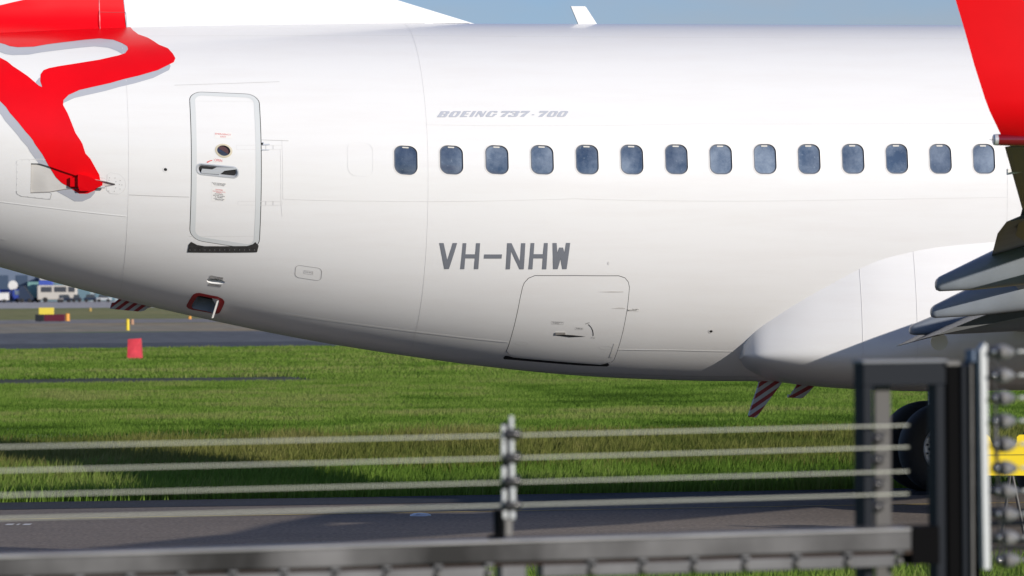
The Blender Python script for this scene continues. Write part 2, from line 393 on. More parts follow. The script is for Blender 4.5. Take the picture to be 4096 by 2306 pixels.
rot_sheet('edge_shade_strip', 2.2, 3.96, XL, XR, .010, ground_mat('shaded_bitumen', (.030, .031, .034), (.040, .041, .045), .5, fine=22, rough=.8, stretch=(.3, 1, 1)), nx=160, wob=.12)  # dark bitumen edge, with the shadow band along it put into the colour
rot_sheet('service_track', 71.0, 79.5, XL, 10.0, .006, ground_mat('track', (.052, .066, .028), (.085, .082, .068), .18, fine=2, stretch=(.25, 1, 1)), nx=60, wob=3)
rot_sheet('runway', 142, 216, -400, 500, .006, ground_mat('runway_asphalt', (.115, .12, .125), (.15, .155, .16), .02, fine=1, stretch=(.05, 1, 1)), nx=80, wob=2)
rot_sheet('runway_edge', 142, 163, -400, 500, .010, ground_mat('runway_dark', (.075, .08, .088), (.10, .105, .115), .05, fine=1, stretch=(.05, 1, 1)))
rot_sheet('dry_verge', 216, 286, -400, 500, .008, ground_mat('dry_grass', (.42, .30, .14), (.36, .29, .17), .03, c3=(.27, .25, .20), fine=.6, stretch=(.3, 1, 1)), nx=80, wob=8)
rot_sheet('far_taxiway', 286, 330, -500, 600, .008, ground_mat('far_taxi', (.24, .225, .21), (.29, .265, .24), .03, fine=.6))
rot_sheet('far_grass', 330, 560, -600, 900, .006, ground_mat('far_grass', (.19, .205, .066), (.28, .255, .096), .03, fine=.5, stretch=(.3, 1, 1)))
rot_sheet('apron', 560, 3200, -2500, 3500, .006, ground_mat('apron', (.40, .38, .365), (.48, .455, .44), .02, fine=.4))
# painted taxi line and marks
YEL = mat('yellow_line', (.46, .34, .08), rough=.7, var=.3, vscale=3)
rot_sheet('centre_line', -.05, .05, -90, 90, .010, YEL)
def crack(name, l, x0, x1, wd):
    n = 60; vs = []; fs = []; y = l
    for i in range(n + 1):
        y += (random.random() - .5) * .03; x = x0 + (x1 - x0) * i / n
        for d in (-wd / 2, wd / 2): q = OX + axv * x + nyv * (y + d); vs.append((q[0], q[1], .010))
    for i in range(n): fs.append((2 * i, 2 * i + 2, 2 * i + 3, 2 * i + 1))
    tag(mkobj(name, vs, fs, mat('tar', (.02, .02, .021), rough=.6)), kind='structure')
crack('pavement_joint', -6.6, -12, 12, .035)

# grass: blades as one mesh per stretch
def grass_mat(name, cols):
    m = bpy.data.materials.new(name); m.use_nodes = True; n = m.node_tree.nodes; l = m.node_tree.links; n.clear()
    o = n.new('ShaderNodeOutputMaterial'); d = n.new('ShaderNodeBsdfDiffuse'); tr = n.new('ShaderNodeBsdfTranslucent'); mxs = n.new('ShaderNodeMixShader'); mxs.inputs[0].default_value = .4
    a = n.new('ShaderNodeAttribute'); a.attribute_name = 'tone'
    r = n.new('ShaderNodeValToRGB'); els = r.color_ramp.elements
    for i, c in enumerate(cols):
        p = i / (len(cols) - 1)
        e = els[0] if i == 0 else (els[len(els) - 1] if i == len(cols) - 1 else els.new(p)); e.position = p; e.color = (*c, 1)
    l.new(a.outputs['Fac'], r.inputs[0]); l.new(r.outputs[0], d.inputs[0]); l.new(r.outputs[0], tr.inputs[0])
    l.new(d.outputs[0], mxs.inputs[1]); l.new(tr.outputs[0], mxs.inputs[2]); l.new(mxs.outputs[0], o.inputs[0]); return m
def vnoise(x, y, sc, seed):
    rg = np.random.default_rng(seed); G = rg.random((64, 64)); fx = x / sc; fy = y / sc; ix = np.floor(fx).astype(int); iy = np.floor(fy).astype(int); tx = fx - ix; ty = fy - iy
    tx = tx * tx * (3 - 2 * tx); ty = ty * ty * (3 - 2 * ty); q = lambda a, b: G[a % 64, b % 64]
    return (q(ix, iy) * (1 - tx) + q(ix + 1, iy) * tx) * (1 - ty) + (q(ix, iy + 1) * (1 - tx) + q(ix + 1, iy + 1) * tx) * ty
def grass(name, label, l0, l1, x0, x1, dens, hh, width, m, tone=(.5, .5), blades=5, spread=.09, edge=0.0, jit=.12):
    n = int((l1 - l0) * (x1 - x0) * dens); x = rng.uniform(x0, x1, n); l = rng.uniform(l0, l1, n)
    nz1 = vnoise(x, l, 1.3, 3) * .6 + vnoise(x, l, 4.2, 5) * .6 + vnoise(x, l, .45, 9) * .3 - .25
    if edge: l = np.where(l < l0 + .5, l + edge * vnoise(x, l, .7, 8), l)
    x = np.repeat(x, blades) + rng.normal(0, spread, n * blades); l = np.repeat(l, blades) + rng.normal(0, spread, n * blades); tn = np.repeat(nz1, blades)
    N = n * blades; h = rng.uniform(hh[0], hh[1], N) * (.55 + .75 * tn); h = np.clip(h, hh[0] * .4, None)
    a = rng.uniform(0, 2 * math.pi, N); lean = rng.uniform(.1, .55, N) * h; la = rng.uniform(0, 2 * math.pi, N)
    bx = OX[0] + axv[0] * x + nyv[0] * l; by = OX[1] + axv[1] * x + nyv[1] * l
    wx = np.cos(a) * width / 2; wy = np.sin(a) * width / 2; lx = np.cos(la) * lean + .12 * h; ly = np.sin(la) * lean
    z0 = zg(l) - .01; V = np.zeros((N, 5, 3)); V[:, 0] = np.stack([bx - wx, by - wy, 0 * h], -1); V[:, 1] = np.stack([bx + wx, by + wy, 0 * h], -1)
    V[:, 2] = np.stack([bx + wx * .8 + lx * .4, by + wy * .8 + ly * .4, h * .6], -1); V[:, 3] = np.stack([bx - wx * .8 + lx * .4, by - wy * .8 + ly * .4, h * .6], -1)
    V[:, 4] = np.stack([bx + lx, by + ly, h], -1)
    V[:, :, 2] += z0[:, None]
    me = bpy.data.meshes.new(name); me.vertices.add(N * 5); me.vertices.foreach_set('co', V.ravel())
    k = np.arange(N)[:, None] * 5
    loops = np.concatenate([k + np.array([[0, 1, 2, 3]]), k + np.array([[3, 2, 4]])], 1).ravel()
    me.loops.add(len(loops)); me.loops.foreach_set('vertex_index', loops.astype(np.int32)); me.polygons.add(N * 2)
    st = (np.arange(N)[:, None] * 7 + np.array([[0, 4]])).ravel(); me.polygons.foreach_set('loop_start', st.astype(np.int32))
    me.update(calc_edges=True)
    at = me.attributes.new('tone', 'FLOAT', 'POINT'); tv = np.clip(tone[0] + tone[1] * (tn - .5) * 1.4 + rng.normal(0, jit, N), 0, 1); at.data.foreach_set('value', np.repeat(tv, 5).astype(np.float32))
    me.materials.append(m); o = bpy.data.objects.new(name, me); C.objects.link(o)
    return tag(o, label, 'grass', kind='stuff')
GM1 = grass_mat('grass_green', [(.062, .118, .018), (.130, .228, .034), (.190, .292, .052), (.265, .300, .092)])
GM2 = grass_mat('grass_olive', [(.10, .135, .030), (.18, .20, .050), (.25, .245, .078), (.31, .27, .12)])
grass('verge_grass', 'tall bright green grass along the far taxiway edge', 4.05, 21.2, -12, 17, 85, (.14, .32), .014, GM1, (.5, .6), edge=.35)
grass('seeding_grass', 'olive brown seeding grass behind the green taxiway verge', 20.4, 27.0, -14, 18, 80, (.16, .34), .016, GM2, (.45, .6))
grass('meadow_grass', 'lush green grass strip behind the olive seeding grass', 26.0, 71.5, -10, 36, 75, (.05, .12), .018, GM1, (.52, .95), spread=.14, jit=.05)
grass('infield_grass', 'green grass between the track and the runway', 79, 142, -6, 62, 16, (.06, .15), .04, GM1, (.58, .9), spread=.25, jit=.05)
grass('track_grass', 'rough green grass grown over the right part of the track', 70, 80, 8.5, 40, 30, (.05, .13), .03, GM1, (.52, .5), spread=.2)
grass('near_grass', 'short grass on the near side below the fence rail', -15.5, -11.0, -10, 13, 60, (.08, .2), .012, GM1, (.6, .5))

# ================================================================== AIRPLANE
plane = empty('airplane', (OX[0], OX[1], 0), TH, 'white twin-engine passenger jet with red tail emblem and cabin windows taxiing left to right', 'airplane')

# ---- openings measured on the photo
WPX = [(1626.7, 640), (1809.2, 640), (1990.8, 640), (2170.8, 640), (2349.7, 639), (2528.5, 639), (2707.3, 638), (2884.8, 638), (3061.8, 637), (3236.5, 637), (3413.5, 636), (3589.1, 636), (3763, 636), (3937.9, 636)]
wins = []
for i, p in enumerate(WPX):
    X, s = px2s(*p); X = -1.171 + .5085 * i
    wins.append(rrect(X - .133, X + .133, s - .180, s + .180, .095, 8))
wins += [wins[13] + np.array([.5085 * (k + 1), 0]) for k in range(14)]      # the row goes on forward
dx0, dx1 = px2s(764, 668)[0], px2s(1047, 668)[0]; dtop, dbot = px2s(900, 372)[1], px2s(900, 982)[1]
DOOR = rrect(dx0, dx1, dbot, dtop, .15, 9)
CARGO = pts2s([(2089, 1150), (2096, 1132), (2113, 1113), (2140, 1102), (2300, 1102), (2475, 1103), (2500, 1111), (2514, 1128), (2519, 1150), (2511, 1230), (2492, 1330), (2472, 1400), (2457, 1440), (2446, 1450), (2400, 1456), (2250, 1445), (2060, 1428), (2036, 1420), (2025, 1405), (2046, 1340), (2066, 1260), (2080, 1190)])
z2 = lambda P, ox=0, oy=576, sc=2.5156: [(ox + a / sc, oy + b / sc) for a, b in P]
STAB = pts2s(z2([(312, 197), (395, 198), (490, 225), (640, 278), (760, 318), (880, 345), (1000, 368), (1075, 380), (1158, 400), (1158, 415), (1060, 430), (960, 445), (820, 450), (650, 462), (500, 490), (306, 495)]))
zd = lambda P: [(740 + a / 7.25, 1080 + b / 7.25) for a, b in P]
SRV = pts2s(zd([(625, 300), (660, 262), (740, 248), (860, 262), (1000, 285), (1110, 305), (1160, 350), (1150, 390), (1100, 405), (1060, 415), (900, 405), (760, 390), (660, 360), (630, 330)]))
RAMO = pts2s(zd([(190, 775), (240, 710), (320, 672), (420, 665), (550, 690), (760, 735), (950, 770), (1080, 830), (1140, 900), (1140, 960), (1090, 1080), (1030, 1200), (990, 1250), (920, 1270), (820, 1262), (600, 1220), (380, 1180), (200, 1150), (90, 1110), (45, 1060), (50, 1010), (110, 900)]))
RAMI = pts2s(zd([(330, 800), (370, 760), (440, 750), (560, 770), (780, 815), (940, 845), (990, 880), (1000, 930), (960, 1050), (900, 1170), (860, 1235), (800, 1240), (600, 1190), (400, 1150), (260, 1125), (205, 1085), (200, 1030), (250, 930)]))
openings = [ccw(q) for q in wins + [DOOR, CARGO, STAB, SRV, RAMI]]

# ---- skin
X0, X1 = -9.0, 13.2
skin_outer = np.array([(X0, -SS * math.pi / 2), (X1, -SS * math.pi / 2), (X1, SS * math.pi / 2), (X0, SS * math.pi / 2)])
vv, ff = cdt(skin_outer, openings, .11)
P0, N0 = surf(vv[:, 0], vv[:, 1]); V = [tuple(p) for p in P0]; N = [tuple(n) for n in N0]; FC = [tuple(f) for f in ff]
def grid_part(xa, xb, nx, pa, pb, npz, mirror=False):
    k = len(V); xs = np.linspace(xa, xb, nx); ph = np.linspace(pa, pb, npz)
    Xg, Sg = np.meshgrid(xs, ph * SS, indexing='ij'); p, n = surf(Xg.ravel(), Sg.ravel())
    if mirror: p[:, 1] *= -1; n[:, 1] *= -1
    V.extend(map(tuple, p)); N.extend(map(tuple, n))
    for i in range(nx - 1):
        for j in range(npz - 1):
            q = (k + i * npz + j, k + (i + 1) * npz + j, k + (i + 1) * npz + j + 1, k + i * npz + j + 1); FC.append(q[::-1] if mirror else q)
hp = math.pi / 2
grid_part(-12.49, X0, 14, -hp, hp, 40); grid_part(X1, 23.79, 50, -hp, hp, 40); grid_part(-12.49, 23.79, 130, -hp, hp, 40, True)
fus = mkobj('fuselage', V, FC, WHITE, plane, normals=N)

# ---- cabin windows
for i in range(28):
    P = ccw(wins[i]); t = MB()
    root = band('cabin_window', P, inset(P, .004), .002, -.014, REVEAL, plane)
    band('window_frame', inset(P, -.008), inset(P, .003), .002, .003, CREAM, root)
    Q = inset(P, .003); patch('pane', Q, GLASS, root, off=-.012, step=.09)
    # inner trim seen through the pane's forward edge
    band('inner_trim', inset(P, .006), inset(P, .018), -.0108, -.0116, mat('inner_trim', (.055, .075, .115), rough=.5), root)
    c = P.mean(0); top = P[:, 1].max()
    patch('shade_tab', rrect(c[0] - .036, c[0] + .036, top - .032, top - .016, .006, 3), mat('shade_tab', (.62, .60, .55), rough=.5), root, off=-.008)
# ---- rear service door
backing = patch('door_gap', inset(DOOR, -.004), GAP, plane, off=-.02, step=.12)
DP = inset(DOOR, .008)
wx, ws = px2s(640 + 513 / 2.0133, 320 + 570 / 2.0133)
DW = ellip(wx, ws, .073, .073, 26); HD0 = px2s(640 + 462 / 2.0133, 320 + 733 / 2.0133)
HR = rrect(HD0[0] - .222, HD0[0] + .222, HD0[1] - .058, HD0[1] + .058, .05, 6)
door = patch('rear_door', DP, WHITE, plane, off=.001, holes=[DW, HR], step=.07)
band('door_border', DP, inset(DP, .056), .0028, .0028, DOORGREY, door)
o = bpy.data.objects['door_border']
band('porthole_ring', inset(DW, -.022), DW, .004, .006, mat('porthole_ring', (.62, .56, .42), rough=.4), door)
band('porthole_reveal', DW, inset(DW, .003), .006, -.03, STEEL, door)
patch('porthole_pane', inset(DW, .002), mat('porthole_glass', (.025, .03, .06), rough=.05, coat=.8), door, off=-.02)
patch('porthole_shade', np.array([p for p in inset(DW, .004) if (p - [wx, ws]) @ np.array([.6, .8]) > -.012]), mat('porthole_shade', (.085, .035, .04), rough=.4), door, off=-.017)
# handle in its recess
band('handle_surround', inset(HR, -.014), HR, .003, .004, STEEL, door)
band('handle_recess', HR, inset(HR, .022), .003, -.024, STEEL, door); patch('recess_floor', inset(HR, .021), STEEL, door, off=-.023)
hb = pts2s([(640 + a / 2.0133, 320 + b / 2.0133) for a, b in [(332, 738), (340, 716), (420, 722), (455, 706), (610, 708), (612, 722), (520, 733), (482, 762), (335, 752)]])
hp3, _ = surf(hb[:, 0], hb[:, 1], .004); MB().prism(hp3, (0, .022, 0)).build('door_handle', STEEL, door)
# ---- lettering helpers
def textmesh(txt):
    cu = bpy.data.curves.new('txt', 'FONT'); cu.body = txt; cu.align_x = 'CENTER'; cu.align_y = 'CENTER'; cu.size = 1; cu.resolution_u = 3
    ob = bpy.data.objects.new('txt', cu); C.objects.link(ob); dg = bpy.context.evaluated_depsgraph_get(); me = ob.evaluated_get(dg).to_mesh()
    v = np.array([q.co[:2] for q in me.vertices]); f = [tuple(p.vertices) for p in me.polygons]; ob.evaluated_get(dg).to_mesh_clear()
    bpy.data.objects.remove(ob); bpy.data.curves.remove(cu); return v, f
def lettering(name, txt, px, py, hpx, m, parent, rot=0.0, wpx=None, off=.0034):
    v, f = textmesh(txt); c = px2s(px, py); sc = hpx / 353.0 / .72
    v = v * sc
    if wpx: k = (wpx / 353.0) / (np.ptp(v[:, 0]) + 1e-9); v[:, 0] *= k
    a = R(rot); v = np.stack([v[:, 0] * math.cos(a) - v[:, 1] * math.sin(a), v[:, 0] * math.sin(a) + v[:, 1] * math.cos(a)], -1)
    p, n = surf(c[0] + v[:, 0], c[1] + v[:, 1], off); return mkobj(name, p, f, m, parent)
def placard(name, px0, py0, px1, py1, parent, m=DECALW, off=.0022):
    return patch(name, pts2s([(px0, py0), (px1, py0), (px1, py1), (px0, py1)]), m, parent, off=off)
q5 = lambda a, b: (640 + a / 2.0133, 320 + b / 2.0133)
placard('placard', *q5(441, 425), *q5(580, 472), door); placard('placard', *q5(432, 636), *q5(505, 664), door)
placard('placard', *q5(417, 824), *q5(536, 860), door); placard('placard', *q5(416, 876), *q5(532, 977), door)
lettering('lettering', 'EMERGENCY', *q5(507, 440), 8, REDTXT, door, wpx=61); lettering('lettering', 'EXIT', *q5(509, 460), 8, REDTXT, door, wpx=21)
lettering('lettering', 'OPEN', *q5(470, 650), 11, REDTXT, door, wpx=30)
for t_, y_, h_, w_, m_ in (('CAUTION', 887, 6, 28, REDTXT), ('WHEN RED FLAG SHOWS', 901, 3.6, 49, REDTXT), ('IN WINDOW', 910, 3.6, 22, REDTXT), ('AUTOMATIC', 922, 5, 33, BLKTXT), ('ESCAPE SLIDE', 935, 5, 44, BLKTXT), ('IS ARMED', 947, 5, 30, BLKTXT), ('STAND CLEAR WHEN', 960, 3.6, 41, BLKTXT), ('OPENING DOOR', 968, 3.6, 32, BLKTXT), ('PULL OUT TO ENGAGE HANDLE', 834, 3.6, 54, BLKTXT), ('ROTATE AS SHOWN ABOVE', 842, 3.6, 46, BLKTXT), ('PULL DOOR OUTWARD', 850, 3.6, 40, BLKTXT)):
    lettering('lettering', t_, *q5(475, y_), h_, m_, door, wpx=w_)
patch('open_arrow', pts2s([q5(*p) for p in [(421, 646), (421, 652), (400, 658), (388, 667), (377, 668), (380, 657), (384, 659), (400, 650)]]), REDTXT, door, off=.005)
# seams on the door, hinges
seam('door_seam', pts2s([q5(232, 172), q5(780, 174)]), .005, SEAMF, door); seam('door_seam', pts2s([q5(236, 1258), q5(800, 1258)]), .005, SEAMF, door)
for y0, y1, xa in ((527, 561, 616), (978, 1008, 628)):
    seam('hinge_arm', pts2s([q5(xa, y0), q5(985, y0), q5(985, y1), q5(xa, y1)]), .005, SEAMF, plane, closed=True, off=.0024)
    for xm in (853, 911): seam('hinge_joint', pts2s([q5(xm, y0), q5(xm, y1)]), .004, SEAM, plane, off=.0024)
seam('hinge_line', pts2s([q5(815, 484), q5(1036, 492)]), .006, SEAM, plane)
patch('hinge_bracket', pts2s([q5(*p) for p in [(818, 505), (835, 500), (838, 518), (880, 516), (886, 527), (820, 530)]]), STEEL, plane, off=.006)
patch('hinge_bracket', pts2s([q5(*p) for p in [(818, 560), (886, 562), (880, 568), (822, 570)]]), STEEL, plane, off=.006)
patch('hinge_slot', pts2s([q5(*p) for p in [(816, 508), (830, 508), (830, 524), (816, 526)]]), GAP, plane, off=.007)
seam('access_seam', pts2s([q5(970, 560), q5(975, 1000), q5(985, 1100)]), .004, SEAMF, plane)
sp = pts2s([q5(*p) for p in [(252, 1303), (300, 1328), (360, 1338), (700, 1337), (750, 1322), (768, 1305), (795, 1334), (782, 1387), (222, 1387), (232, 1326)]])
sill = patch('door_sill_plate', sp, DARK, plane, off=.006)
for k in range(14):
    c = px2s(*q5(242 + k * 40, 1368)); patch('sill_rivet', ellip(c[0], c[1], .004, .004, 6), STEEL, sill, off=.008)
# ---- cargo door
patch('cargo_gap', inset(CARGO, -.004), GAP, plane, off=-.02, step=.12)
cargo = patch('cargo_door', inset(CARGO, .006), WHITE, plane, off=.002, step=.09)
q8 = lambda a, b: (1900 + a / 2.576, 1000 + b / 2.576)
patch('scuff_plate', pts2s([q8(*p) for p in [(290, 1112), (310, 1090), (345, 1092), (395, 1108), (700, 1136), (1000, 1160), (1290, 1182), (1370, 1165), (1386, 1186), (1360, 1200), (1100, 1190), (700, 1158), (400, 1132), (300, 1125)]]), GAP, plane, off=.004)
seam('cargo_lip', pts2s([q8(*p) for p in [(322, 1060), (345, 1085), (400, 1103), (700, 1130), (1000, 1155), (1290, 1176), (1350, 1166)]]), .010, LIP, cargo, off=.006)
hs = pts2s([q8(*p) for p in [(818, 876), (840, 872), (930, 872), (1000, 876), (1142, 890), (1040, 894), (975, 897), (900, 886)]])
patch('handle_slot', hs, GAP, cargo, off=.006)
hh_ = pts2s([q8(*p) for p in [(828, 850), (928, 850), (930, 872), (826, 876)]]); hp3, _ = surf(hh_[:, 0], hh_[:, 1], .004); MB().prism(hp3, (0, -.012, 0)).build('cargo_handle', mat('handle_grey', (.34, .32, .30), rough=.6), cargo)
ar = [q8(1185 + 38 * math.sin(t) - 15, 840 - 70 * math.cos(t)) for t in np.linspace(.1, 2.2, 8)]
seam('lock_arrow', pts2s([q8(1168, 768), q8(1195, 795), q8(1212, 830), q8(1218, 862), q8(1217, 886)]), .010, BLKTXT, cargo, off=.0036)
for a, b, c_, d in ((786, 738, 914, 766), (1030, 800, 1118, 822)): 
    seam('placard_outline', pts2s([q8(a, b), q8(c_, b + 4), q8(c_ - 4, d), q8(a, d - 2)]), .004, SEAM, cargo, closed=True, off=.0036)
lettering('lettering', 'PULL HANDLE OUT', *q8(850, 747), 4, BLKTXT, cargo, wpx=42); lettering('lettering', 'TO UNLOCK', *q8(832, 757), 4, BLKTXT, cargo, wpx=26)
lettering('lettering', 'PUSH IN', *q8(1075, 811), 5, BLKTXT, cargo, wpx=24); lettering('lettering', 'OPEN', *q8(1158, 757), 5, BLKTXT, cargo, rot=28, wpx=18); lettering('lettering', 'CLOSED', *q8(1214, 907), 5, BLKTXT, cargo, wpx=18)
for a, b in ((480, 962), (1348, 1008)):
    c = px2s(*q8(a, b)); seam('latch_cover', ellip(c[0], c[1], .074, .032, 22), .004, SEAMF, cargo, closed=True, off=.0036)
patch('repair_tape', pts2s([q8(*p) for p in [(1432, 962), (1472, 962), (1420, 1105), (1385, 1105)]]), DECALW, cargo, off=.0045)
placard('arrow_placard', *q8(1573, 604), *q8(1697, 634), plane); seam('arrow_mark', pts2s([q8(1580, 621), q8(1665, 621)]), .006, BLKTXT, plane, off=.0036)
patch('arrow_tip', pts2s([q8(1574, 621), q8(1588, 615), q8(1588, 627)]), BLKTXT, plane, off=.0056); lettering('lettering', 'TO OPEN', *q8(1650, 612), 4, BLKTXT, plane, wpx=26)
# ---- lettering on the skin
q7 = lambda a, b: (1500 + a / 1.9336, 400 + b / 1.9336)
REG = [[(498, 1107), (531, 1107), (560, 1240), (602, 1107), (636, 1107), (572, 1308), (537, 1308)],
 [(680, 1108), (707, 1108), (700, 1194), (776, 1194), (783, 1108), (813, 1108), (799, 1309), (766, 1309), (773, 1226), (698, 1226), (691, 1309), (660, 1309)],
 [(846, 1195), (983, 1195), (979, 1227), (843, 1227)],
 [(1023, 1108), (1056, 1108), (1122, 1250), (1131, 1108), (1163, 1108), (1151, 1310), (1119, 1310), (1053, 1170), (1044, 1310), (1012, 1310)],
 [(1205, 1107), (1233, 1107), (1227, 1193), (1300, 1193), (1308, 1107), (1337, 1107), (1325, 1310), (1293, 1310), (1299, 1226), (1224, 1226), (1218, 1310), (1187, 1310)],
 [(1374, 1107), (1405, 1107), (1411, 1185), (1425, 1142), (1455, 1142), (1466, 1185), (1478, 1106), (1510, 1106), (1482, 1309), (1449, 1309), (1436, 1228), (1413, 1309), (1378, 1309)]]
for P in REG: patch('registration_letter', pts2s([q7(*p) for p in P]), LETTER, plane, off=.004, step=.06)
q6 = lambda a, b: (1730 + a / 4.6, 420 + b / 4.6)
sh = lambda P, d: [(a + d, b) for a, b in P]
SEV = [(1262, 147), (1282, 115), (1443, 115), (1425, 140), (1370, 180), (1325, 224), (1247, 224), (1310, 170), (1370, 147)]
ZER = ([(2102, 210), (2110, 195), (2150, 138), (2180, 117), (2300, 117), (2315, 132), (2305, 150), (2262, 208), (2235, 224), (2115, 224)], [(2172, 198), (2210, 142), (2245, 135), (2252, 148), (2210, 203), (2180, 210)])
TYPE = [([(82, 230), (160, 120), (305, 120), (320, 135), (300, 168), (275, 178), (278, 190), (262, 215), (240, 230)], [[(212, 138), (248, 138), (250, 148), (240, 163), (195, 165)], [(185, 185), (215, 183), (215, 195), (200, 212), (160, 213)]]),
 ([(300, 215), (305, 200), (350, 140), (380, 120), (515, 120), (527, 132), (520, 145), (470, 210), (440, 228), (310, 228)], [[(372, 200), (415, 140), (455, 138), (460, 148), (415, 208), (380, 213)]]),
 ([(500, 227), (575, 118), (710, 117), (702, 132), (632, 135), (612, 163), (672, 163), (660, 180), (600, 180), (580, 208), (645, 208), (632, 226)], []),
 ([(674, 224), (752, 117), (812, 117), (735, 224)], []), ([(775, 224), (848, 117), (905, 117), (930, 180), (972, 117), (1003, 117), (930, 224), (885, 224), (858, 160), (810, 224)], []),
 ([(978, 205), (1035, 135), (1065, 117), (1190, 117), (1203, 130), (1195, 147), (1140, 147), (1135, 135), (1105, 135), (1090, 142), (1045, 205), (1055, 210), (1095, 207), (1125, 170), (1195, 168), (1180, 187), (1160, 187), (1140, 210), (1115, 224), (990, 224)], []),
 (SEV, []), ([(1430, 150), (1450, 117), (1600, 117), (1610, 130), (1600, 155), (1575, 168), (1580, 180), (1560, 212), (1535, 224), (1400, 224), (1392, 212), (1400, 190), (1445, 190), (1450, 203), (1490, 205), (1505, 195), (1505, 180), (1465, 178), (1475, 157), (1525, 155), (1538, 140), (1515, 133), (1480, 150)], []),
 (sh(SEV, 359), []), ([(1828, 178), (1874, 178), (1874, 194), (1832, 194)], []), (sh(SEV, 697), []), (ZER[0], [ZER[1]]), (sh(ZER[0], 185), [sh(ZER[1], 185)])]
for P, H in TYPE: patch('type_letter', pts2s([q6(*p) for p in P]), LETTER2, plane, off=.004, holes=[pts2s([q6(*p) for p in h]) for h in H], step=.06)
# ---- tail emblem on the fuselage
EMB = [(-700, 395), (0, 290), (400, 272), (800, 260), (1270, 262), (1340, 312), (1390, 350), (1490, 385), (1600, 455), (1690, 490), (1740, 545), (1765, 590), (1750, 630), (1690, 660), (1590, 710), (1400, 765), (1250, 800), (1110, 840), (930, 880), (800, 910), (690, 960), (640, 1010), (635, 1060), (680, 1140), (760, 1340), (830, 1449), (860, 1545), (910, 1600), (960, 1690), (1000, 1760), (1012, 1830), (1000, 1870), (960, 1915), (880, 1950), (800, 1950), (730, 1910), (620, 1850), (560, 1790), (510, 1710), (430, 1560), (350, 1449), (330, 1410), (260, 1330), (180, 1230), (100, 1140), (60, 1080), (0, 1020), (-250, 790), (-500, 620), (-700, 540), (-700, 330), (-500, 400), (-250, 480), (0, 585), (70, 620), (130, 670), (280, 770), (390, 865), (425, 880), (405, 820), (410, 750), (440, 710), (490, 690), (590, 670), (720, 650), (1000, 605), (1200, 560), (1260, 540), (1290, 500), (1280, 470), (1230, 440), (1140, 405), (1000, 392), (850, 405), (640, 430), (480, 450), (340, 475), (180, 480), (100, 470), (50, 450), (0, 437), (-200, 400), (-400, 385)]
EMB = EMB[1:47] + [(-260, 790), (-260, 480)] + EMB[53:81] + [(-260, 425), (-260, 380)]
e1 = lambda a, b: (a / 2.5156, b / 2.5156)
emb = [(a, b) for a, b in EMB]
em = pts2s([e1(*p) for p in emb])
# leave the tailplane opening free
k_st = ccw(STAB)
vv, ff = cdt(em, [], .06, [k_st]); ce = vv[ff].mean(1); ff = ff[~inpoly(ce, k_st)]; pp, nn = surf(vv[:, 0], vv[:, 1], .004)
mkobj('tail_emblem', pp, ff, RED, plane, normals=nn)
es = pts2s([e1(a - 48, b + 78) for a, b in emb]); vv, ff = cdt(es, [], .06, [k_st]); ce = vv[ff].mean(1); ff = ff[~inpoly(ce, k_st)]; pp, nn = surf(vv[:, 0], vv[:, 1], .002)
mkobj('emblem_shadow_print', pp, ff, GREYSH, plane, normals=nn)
# ---- tailplane opening: seal plate, doubler plates and leading edge stub
band('tailplane_opening', k_st, inset(k_st, .001), .001, -.028, mat('seal_shadow', (.2, .19, .18), rough=.7), plane)
patch('seal_plate', inset(k_st, -.01), mat('seal_plate', (.62, .605, .58), rough=.5, var=.08), plane, off=-.025)
vv, ff = cdt(em, [], .06, [k_st]); ce = vv[ff].mean(1); ff = ff[inpoly(ce, k_st)]; pp, nn = surf(vv[:, 0], vv[:, 1], -.022); mkobj('seal_plate_red', pp, ff, RED, plane, normals=nn)
dbl = pts2s(z2([(165, 200), (175, 170), (210, 155), (440, 155), (520, 170), (640, 225), (780, 280), (900, 312), (1060, 345), (1075, 380), (1000, 368), (880, 345), (760, 318), (640, 278), (490, 225), (395, 198), (312, 197), (306, 495), (500, 490), (520, 500), (505, 558), (420, 550), (215, 527), (175, 505), (165, 480)]))
dp = patch('doubler_plate', dbl, WHITE, plane, off=.0012)
seam('doubler_edge', dbl[:9], .006, SEAMF, dp, off=.0036); seam('doubler_edge', dbl[17:], .006, SEAM, dp, off=.0036)
for a, b in [(225, 168), (298, 168), (370, 168), (440, 168), (512, 170), (587, 234), (660, 260), (735, 284), (812, 303), (884, 318), (960, 335), (1030, 350), (182, 210), (178, 280), (177, 350), (174, 410), (172, 475), (213, 520), (285, 527), (356, 535), (428, 542), (498, 550)]:
    c = px2s(*z2([(a, b)])[0]); patch('rivet', ellip(c[0], c[1], .0055, .0055, 6), RED if inpoly(np.array([c]), em)[0] else SEAMF, dp, off=.005)
rp_ = pts2s(z2([(1080, 310), (1110, 290), (1200, 305), (1250, 350), (1268, 400), (1262, 440), (1240, 480), (1200, 505), (1110, 500), (1075, 465), (1070, 430), (1158, 418), (1158, 400), (1078, 380)]))
rpt = patch('rivet_plate', rp_, WHITE, plane, off=.0015); seam('plate_edge', rp_, .006, SEAMF, rpt, off=.0026, closed=True)
for a, b in [(1102, 342), (1158, 344), (1210, 370), (1098, 365), (1168, 380), (1203, 408), (1228, 413), (1165, 443), (1208, 454), (1097, 474), (1152, 476)]:
    c = px2s(*z2([(a, b)])[0]); patch('rivet', ellip(c[0], c[1], .006, .006, 6), SEAM, rpt, off=.004)
seam('seal_line', pts2s(z2([(880, 345), (1075, 380), (1158, 402), (1158, 414), (1060, 430)])), .006, SEAM, plane, off=.005)
st = pts2s(z2([(772, 352), (776, 326), (885, 347), (962, 390), (1022, 412), (1018, 442), (960, 470), (885, 500), (790, 500), (772, 450)]))
